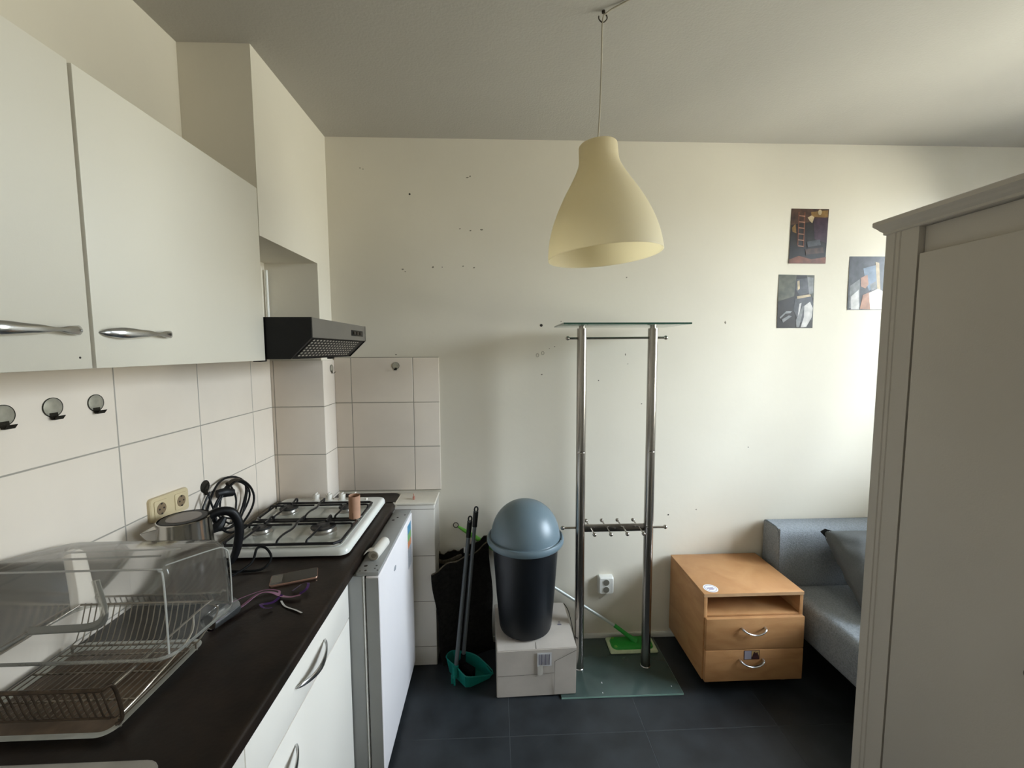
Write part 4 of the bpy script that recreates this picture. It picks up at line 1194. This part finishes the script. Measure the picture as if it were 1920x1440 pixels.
for z0, z1 in ((.222, .377), (.062, .2185)):
    d = B(); d.box(nx0+.006, nx1-.002, ny0-.020, ny0-.0005, z0, z1, .0025, 2)
    d.box(nx0+.025, nx1-.025, ny0, ny1-.03, z0+.015, min(z1-.03, .34))
    d = obj('drawer', d, 'beech', ns)
    zc = z1-.052 if z0 > .1 else z1-.052
    xc = nx0+.232 if z0 > .1 else nx0+.228
    h = B(); h.tube([(xc-.056, ny0-.019, zc+.004), (xc-.054, ny0-.033, zc+.002), (xc-.035, ny0-.043, zc-.008), (xc, ny0-.046, zc-.015), (xc+.035, ny0-.043, zc-.008), (xc+.054, ny0-.033, zc+.002), (xc+.056, ny0-.019, zc+.004)],
             [(.004, .006)]*7, 10, smooth=5, up=(0, 0, 1))
    obj('handle', h, 'chrome', d)
    if z0 < .1:
        ph_ = obj('small_photo', B().box(xc-.036, xc+.040, ny0-.0212, ny0-.0203, zc+.004, zc+.050), 'photo_dark', d)
        ph_['label'] = 'small picture sticker above the handle'
        obj('picture_panel', B().box(xc-.033, xc+.000, ny0-.0216, ny0-.0212, zc+.007, zc+.047), 'photo_left', ph_)
        b = B(); b.box(xc+.002, xc+.037, ny0-.0216, ny0-.0212, zc+.018, zc+.047)
        obj('picture_panel', b, 'photo_yellow', ph_)
        b = B(); b.prism([(xc+.002, ny0-.0217, zc+.007), (xc+.037, ny0-.0217, zc+.007), (xc+.036, ny0-.0217, zc+.022), (xc+.028, ny0-.0217, zc+.042), (xc+.022, ny0-.0217, zc+.036), (xc+.012, ny0-.0217, zc+.044), (xc+.006, ny0-.0217, zc+.025)], (0, -.0003, 0))
        obj('picture_figure', b, 'photo_dark', ph_)
for x, y in ((nx0+.05, ny0+.06), (nx1-.05, ny0+.06), (nx0+.05, ny1-.05), (nx1-.05, ny1-.05)):
    b = B(); b.lathe([(.0, -.012), (.024, -.012), (.026, -.006), (.026, .006), (.024, .012), (0, .012)], (x, y, .0265), 24, (1, 0, 0)); b.cyl((x, y, .045), (x, y, .062), .008, 10); b.box(x-.016, x+.016, y-.012, y+.012, .044, .05)
    obj('castor', b, 'black', ns)
st = obj('round_sticker', B().lathe([(.034, 0), (.034, .0004), (0, .0004)], (1.034, 1.912, nz1), 40), 'sticker_white', top)
st['label'] = 'round white sticker with violet print'
b = B()
for r in (.0275,): b.lathe([(r, .0004), (r, .0007), (r-.0016, .0007), (r-.0016, .0004)], (1.034, 1.912, nz1), 40, cap=False)
for k, (dy, hw) in enumerate(((.004, .017), (-.003, .019), (-.010, .012))):
    for q in range(6):
        xx = 1.034-hw+q*hw*2/6
        b.box(xx, xx+hw*.22, 1.912+dy-.0025, 1.912+dy+.0025, nz1+.0004, nz1+.0007)
obj('print', b, 'sticker_ink', st)

# ------------------------------------------------------------------ sofa
sf = thing('sofa', 'dark grey fabric sofa along the back wall beside the bedside cabinet', 'sofa', (2.25, 1.8, 0))
def soft(b, x0, x1, y0, y1, z0, z1, bev, seg=5): b.box(x0, x1, y0, y1, z0, z1, bev, seg)
b = B()
b.prism([(1.508, 2.252, .18), (1.508, 2.10, .18), (1.508, 2.112, .645), (1.508, 2.118, .668), (1.508, 2.130, .682), (1.508, 2.155, .691), (1.508, 2.235, .693), (1.508, 2.252, .685)], (1.53, 0, 0))
bmesh.ops.bevel(b.bm, geom=[e for e in b.bm.edges if abs((e.verts[0].co-e.verts[1].co).x) < .01], offset=.006, segments=2, affect='EDGES')
bk = obj('backrest', b, 'sofa', sf, smooth=40)
b = B(); b.tube([(1.512, 2.108, .37), (1.512, 2.116, .655), (1.52, 2.128, .682)], .0035, 8, smooth=3)
obj('piping', b, 'sofa', bk)
obj('seat', B().box(1.535, 3.03, 1.25, 2.10, .18, .392, .035, 5), 'sofa', sf)
for x, y in ((1.62, 1.33), (2.95, 1.33), (1.62, 2.15), (2.95, 2.15)):
    obj('leg', B().lathe([(.014, 0), (.02, .18)], (x, y, 0), 16), 'black', sf)
# cushion
cu = thing('cushion', 'grey cushion leaning against the sofa backrest, half hidden by the wardrobe', 'cushion', (1.95, 1.95, .392))
b = B()
N = 28; hw = .215
grid = {}
cen = Vector((1.905, 1.905, .560))
ux = Vector((1, 0, 0)); uz = Vector((0.04, .74, .67)).normalized(); un = Vector((0, -.67, .74))
for side in (0, 1):
    for i in range(N+1):
        for j in range(N+1):
            edge = i in (0, N) or j in (0, N)
            if edge and side: grid[(1, i, j)] = grid[(0, i, j)]; continue
            a, c = 2*i/N-1, 2*j/N-1
            th = .10*max(0, (1-a*a)*(1-c*c))**.42
            sh_ = 1-.07*(1-abs(a)**2)*abs(c)**3
            sh2 = 1-.07*(1-abs(c)**2)*abs(a)**3
            wr = .006*noise.noise(Vector((a*3, c*5, side*4)))+.004*math.sin(c*14+3*a)*max(0, 1-abs(a+.7)*1.6)
            p = cen+ux*a*hw*sh2+uz*c*hw*sh_+un*((th+wr*(0 if edge else 1))*(1 if side == 0 else -1))
            grid[(side, i, j)] = b.bm.verts.new(p)
for side in (0, 1):
    for i in range(N):
        for j in range(N):
            q = [grid[(side, i, j)], grid[(side, i+1, j)], grid[(side, i+1, j+1)], grid[(side, i, j+1)]]
            try: b.bm.faces.new(q if side == 0 else q[::-1])
            except ValueError: pass
cc = obj('cover', b, 'cushion', cu, smooth=80)
cr = cen-ux*hw+uz*hw
b = B(); b.prism([cr+Vector((-.012, -.004, -.008)), cr+Vector((.010, -.006, .008)), cr+Vector((.034, -.016, .002)), cr+Vector((.008, -.018, -.032))], (0, -.006, .002))
obj('corner_tuck', b, 'black_matte', cc)
b = B(); b.prism([cr+Vector((.004, -.026, -.035)), cr+Vector((.010, -.026, -.032)), cr+Vector((.026, -.026, .0)), cr+Vector((.020, -.026, .003))], (0, -.001, 0))
o = obj('care_tag', b, 'cushion_tag', cc); o['label'] = 'small white care tag'

# ------------------------------------------------------------------ wardrobe
wd = thing('wardrobe', 'tall grey painted wardrobe with a moulded cornice at the right edge of the photo', 'wardrobe', (1.36, .70, 0))
fx, wy1, wy0 = 1.082, 1.152, .25
wx1 = 1.58
zu = 1.960
b = B()
b.box(fx+.022, wx1, wy0+.02, wy1-.004, .05, zu, .002)
b.box(fx+.04, wx1-.02, wy0+.03, wy1-.02, 0, .05)
obj('carcass', b, 'wardrobe', wd)
# cornice with stepped moulding, profile swept along front and end
b = B()
prof = [(.000, 0), (.004, .002), (.004, .008), (.010, .014), (.014, .020), (.018, .024), (.021, .028), (.021, .038), (.019, .040)]
def cring(o_, z): return [(fx-o_, wy0-.02, zu+z), (wx1+o_, wy0-.02, zu+z), (wx1+o_, wy1+o_, zu+z), (fx-o_, wy1+o_, zu+z)]
loft(b, [cring(o_, z) for o_, z in prof])
obj('cornice', b, 'wardrobe', wd, smooth=0)
# stiles with two grooves each
def stile(y0, y1, grooves):
    b = B()
    pts = [(fx+.0225, y0), (fx, y0)]
    for g in grooves: pts += [(fx, g-.003), (fx+.0025, g-.001), (fx+.0025, g+.001), (fx, g+.003)]
    pts += [(fx, y1-.002), (fx+.002, y1), (fx+.0225, y1)]
    b.prism([(x, y, 0.0) for x, y in pts], (0, 0, zu))
    return b
obj('stile', stile(1.059, 1.152, (1.108, 1.122)), 'wardrobe', wd, smooth=0)
obj('stile', stile(.25, .343, (.292, .306)), 'wardrobe', wd, smooth=0)
obj('top_rail', B().box(fx+.016, fx+.0215, .345, 1.057, 1.86, zu-.001), 'wardrobe', wd)
b = B(); b.box(fx-.003, fx+.015, .703, 1.051, .075, 1.890, .0018, 2)
d = obj('door', b, 'wardrobe', wd)
b = B(); b.box(fx-.003, fx+.015, .351, .697, .075, 1.890, .0018, 2)
d2 = obj('door', b, 'wardrobe', wd)
obj('knob', B().lathe([(.007, 0), (.007, .012), (.014, .018), (.014, .024), (.008, .028), (0, .029)], (fx-.003, .74, 1.0), 24, (-1, 0, 0)), 'hook_dark', d)
obj('knob', B().lathe([(.007, 0), (.007, .012), (.014, .018), (.014, .024), (.008, .028), (0, .029)], (fx-.003, .66, 1.0), 24, (-1, 0, 0)), 'hook_dark', d2)
obj('gap_shadow_strip', B().box(fx+.0205, fx+.0222, .344, 1.058, .06, 1.955), 'wardrobe_dark', wd)

# ------------------------------------------------------------------ pendant lamp
LX, LY = .350, 1.425
pl = thing('pendant_lamp', 'cream bell shaped pendant lamp hanging from a ceiling hook', 'lamp', (LX, LY, 1.93))
ax = Vector((-.075, .0, 1)).normalized()
top_ = Vector((LX-.010, LY, 2.316))
outp = [(.060, 0), (.0625, -.004), (.0635, -.030), (.066, -.060), (.077, -.090), (.098, -.130), (.122, -.172), (.146, -.220), (.166, -.270), (.180, -.320), (.1865, -.362), (.1885, -.385)]
outp = [(r, h*.925) for r, h in outp]
inn = [(r-.003, h) for r, h in outp[::-1]]
# resample for smoothness
def smoothp(p, k=3):
    q = []
    for i in range(len(p)-1):
        g = lambda j: Vector((*p[max(0, min(len(p)-1, j))], 0))
        p0, p1, p2, p3 = g(i-1), g(i), g(i+1), g(i+2)
        for s in range(k):
            t = s/k
            v = 0.5*((2*p1)+(-p0+p2)*t+(2*p0-5*p1+4*p2-p3)*t*t+(-p0+3*p1-3*p2+p3)*t**3)
            q.append((v.x, v.y))
    q.append(p[-1]); return q
prof = smoothp(outp, 4)+[(.187, -.3577)]+smoothp(inn, 4)
obj('shade', B().lathe(prof, top_, 96, ax, cap=False), 'lamp', pl, smooth=60)
obj('shade_top', B().lathe([(.0605, -.003), (.056, .0015), (.01, .003), (0, .003)], top_, 48, ax), 'lamp', pl, smooth=60)
b = B(); b.cyl(top_-ax*.075, top_-ax*.003, .02, 24); bs_ = obj('bulb_holder', b, 'white_plastic', pl)
b = B(); b.ball(top_-ax*.125, .030, 24, 1, 1, 1.25); b.cyl(top_-ax*.10, top_-ax*.075, .014, 16)
obj('bulb', b, 'white_plastic', bs_)
b = B()
hk = Vector((LX+.001, LY, ZC-.030))
b.tube([top_+ax*.002, Vector((LX-.004, LY, 2.45)), Vector((LX-.001, LY, 2.60)), hk, hk+Vector((.012, -.008, .017)), hk+Vector((.06, -.04, .026)), hk+Vector((.25, -.2, .0265)), hk+Vector((.7, -.6, .0265))], .0026, 8, smooth=6)
obj('cord', b, 'cord', pl)
b = B(); b.lathe([(.0, -.002), (.0055, -.002), (.0055, -.008), (.003, -.009)], (LX+.003, LY, ZC), 14)
b.tube([(LX+.003, LY, ZC-.004), (LX+.014, LY, ZC-.018), (LX+.013, LY, ZC-.028), (LX+.001, LY, ZC-.037), (LX-.011, LY, ZC-.028), (LX-.012, LY, ZC-.018)], .0019, 8, smooth=4)
obj('ceiling_hook', b, 'hook_dark', pl)

# ------------------------------------------------------------------ pictures taped to the wall
def pmat(name, col, rough=.35, var=.4, vs=30): 
    M[name] = mat(name, col, rough, var=var, vscale=vs); return name
for nm, col, v_ in (('pic_black', (.012, .008, .006), .5), ('pic_brown', (.055, .026, .016), .5), ('pic_rust', (.14, .045, .022), .4), ('pic_ochre', (.20, .11, .03), .4), ('pic_cream', (.42, .32, .19), .25),
                    ('pic_slate', (.05, .05, .055), .4), ('pic_grey', (.17, .17, .17), .35), ('pic_pale', (.46, .44, .42), .25), ('pic_olive', (.075, .075, .05), .4), ('pic_mauve', (.04, .018, .03), .4),
                    ('pic_rose', (.33, .17, .11), .25), ('pic_blue', (.15, .19, .25), .25), ('pic_white', (.60, .52, .44), .2)):
    pmat(nm, col, .3, v_)
def poster(corners, label, shapes, bgm):
    """corners: tl, tr, br, bl in (x, z); shapes: (material, [(u, v)...]) with u right, v down"""
    tl, tr_, br_, bl = [Vector((x, 0, z)) for x, z in corners]
    def at(u_, v_, o_):
        p = (tl*(1-u_)+tr_*u_)*(1-v_)+(bl*(1-u_)+br_*u_)*v_
        return Vector((p.x, D-.0006-o_-.0035*abs(math.sin(v_*2.6))*(1-u_)*.6, p.z))
    base = bl
    t_ = thing('wall_print', label, 'picture', (base.x, D, base.z), 'prints taped to the back wall')
    b = B(); n = 10
    vf = [[b.bm.verts.new(at(i/n, j/n, 0)) for i in range(n+1)] for j in range(n+1)]
    vb = [[b.bm.verts.new(at(i/n, j/n, -.0004)) for i in range(n+1)] for j in range(n+1)]
    for j in range(n):
        for i in range(n):
            b.bm.faces.new((vf[j][i], vf[j+1][i], vf[j+1][i+1], vf[j][i+1])); b.bm.faces.new((vb[j][i], vb[j][i+1], vb[j+1][i+1], vb[j+1][i]))
    for k in range(n):
        b.bm.faces.new((vf[0][k], vf[0][k+1], vb[0][k+1], vb[0][k])); b.bm.faces.new((vf[n][k+1], vf[n][k], vb[n][k], vb[n][k+1]))
        b.bm.faces.new((vf[k+1][0], vf[k][0], vb[k][0], vb[k+1][0])); b.bm.faces.new((vf[k][n], vf[k+1][n], vb[k+1][n], vb[k][n]))
    sheet_ = obj('paper_sheet', b, bgm, t_)
    b = B()
    for k, (m_, pts) in enumerate(shapes):
        b.use(m_)
        c = [at(u_, v_, .0002+.00012*(k+1)) for u_, v_ in pts]
        # fan about the centroid so that concave outlines stay clean
        f = b.bm.faces.new([b.bm.verts.new(p) for p in c]); f.material_index = b.mi
    bmesh.ops.triangulate(b.bm, faces=b.bm.faces[:])
    obj('printed_image', b, None, sheet_, smooth=0)
def ell(cu_, cv_, ru, rv, n=18, rot=0): 
    return [(cu_+ru*math.cos(a)*math.cos(rot)-rv*math.sin(a)*math.sin(rot), cv_+ru*math.cos(a)*math.sin(rot)*.7+rv*math.sin(a)*math.cos(rot)) for a in [2*PI*k/n for k in range(n)]]
poster([(1.592, 2.398), (1.800, 2.397), (1.795, 2.109), (1.590, 2.109)], 'dark brown print with a ladder-like shape, highest of the wall prints',
       [('pic_brown', [(.0, .0), (1, 0), (1, .18), (0, .30)]), ('pic_ochre', [(.52, .06), (.98, .02), (.98, .16), (.55, .14)]), ('pic_cream', ell(.76, .06, .05, .05)), ('pic_mauve', [(.60, .18), (.99, .15), (.99, .62), (.66, .55)]),
        ('pic_cream', [(.44, .16), (.54, .12), (.62, .15), (.57, .26), (.50, .22)]), ('pic_ochre', [(.03, .35), (.12, .28), (.16, .45), (.05, .42)]),
        ('pic_rust', [(.19, .06), (.215, .06), (.225, .66), (.20, .66)]), ('pic_rust', [(.345, .06), (.37, .06), (.385, .70), (.36, .70)])]
       +[('pic_rose', [(.21, .12+k*.11), (.37, .13+k*.11), (.37, .145+k*.11), (.21, .135+k*.11)]) for k in range(6)]
       +[('pic_slate', [(.45, .60), (.80, .56), (.84, .66), (.48, .70)]), ('pic_brown', [(.42, .74), (.90, .70), (.94, .80), (.45, .84)]),
        ('pic_rust', [(.0, .93), (.25, .86), (.6, .92), (1, .88), (1, 1), (0, 1)])], 'pic_black')
poster([(1.539, 2.050), (1.739, 2.047), (1.743, 1.762), (1.541, 1.762)], 'dark grey print with pale draped folds, lowest of the wall prints',
       [('pic_olive', [(.0, .0), (.5, 0), (.45, .4), (0, .5)]), ('pic_olive', [(.78, .0), (1, 0), (1, .45), (.86, .3)]), ('pic_grey', [(.80, .03), (.97, .05), (.98, .34), (.86, .36)]),
        ('pic_slate', [(.50, .08), (.80, .06), (.86, .34), (.60, .38), (.48, .26)]), ('pic_cream', [(.52, .12), (.58, .10), (.60, .26), (.54, .29)]), ('pic_slate', [(.48, .44), (.92, .38), (1, .55), (.98, .85), (.62, .9), (.44, .66)]),
        ('pic_cream', [(.52, .40), (.90, .36), (.92, .40), (.54, .45)]), ('pic_pale', [(.74, .58), (.90, .50), (.98, .62), (.96, .80), (.82, .98), (.66, .99), (.74, .80)]), ('pic_pale', [(.60, .54), (.66, .52), (.60, .80), (.56, .82)]),
        ('pic_grey', [(.52, .85), (.70, .58), (.74, .6), (.62, .98), (.54, .98)]), ('pic_grey', [(.06, .80), (.24, .68), (.40, .68), (.36, .72), (.22, .73), (.08, .83)]), ('pic_grey', [(.12, .84), (.32, .76), (.40, .78), (.16, .90)])], 'pic_black')
poster([(1.930, 2.148), (2.140, 2.149), (2.143, 1.860), (1.933, 1.860)], 'print with pale glare and blurred blue and cream patches, half hidden by the wardrobe',
       [('pic_slate', [(.0, .35), (.35, .30), (.34, .99), (0, .99)]), ('pic_grey', [(.04, .55), (.30, .42), (.33, .95), (.05, .97)]), ('pic_pale', [(.08, .75), (.28, .62), (.32, .99), (.1, .99)]),
        ('pic_blue', [(.38, .22), (.72, .16), (.80, .30), (.76, .58), (.56, .64), (.44, .42)]), ('pic_rose', [(.32, .40), (.50, .34), (.54, .52), (.46, .60), (.34, .56)]), ('pic_cream', [(.70, .10), (.80, .12), (.88, .70), (.80, .72)]),
        ('pic_rose', [(.34, .98), (.40, .72), (.60, .66), (.70, .99)]), ('pic_grey', [(.58, .52), (.74, .46), (.78, .60), (.62, .64)]), ('pic_white', [(.56, .68), (.80, .60), (.98, .66), (.99, .99), (.62, .99)])], 'pic_slate')

for o in bpy.data.objects:
    if '_org' in o: del o['_org']
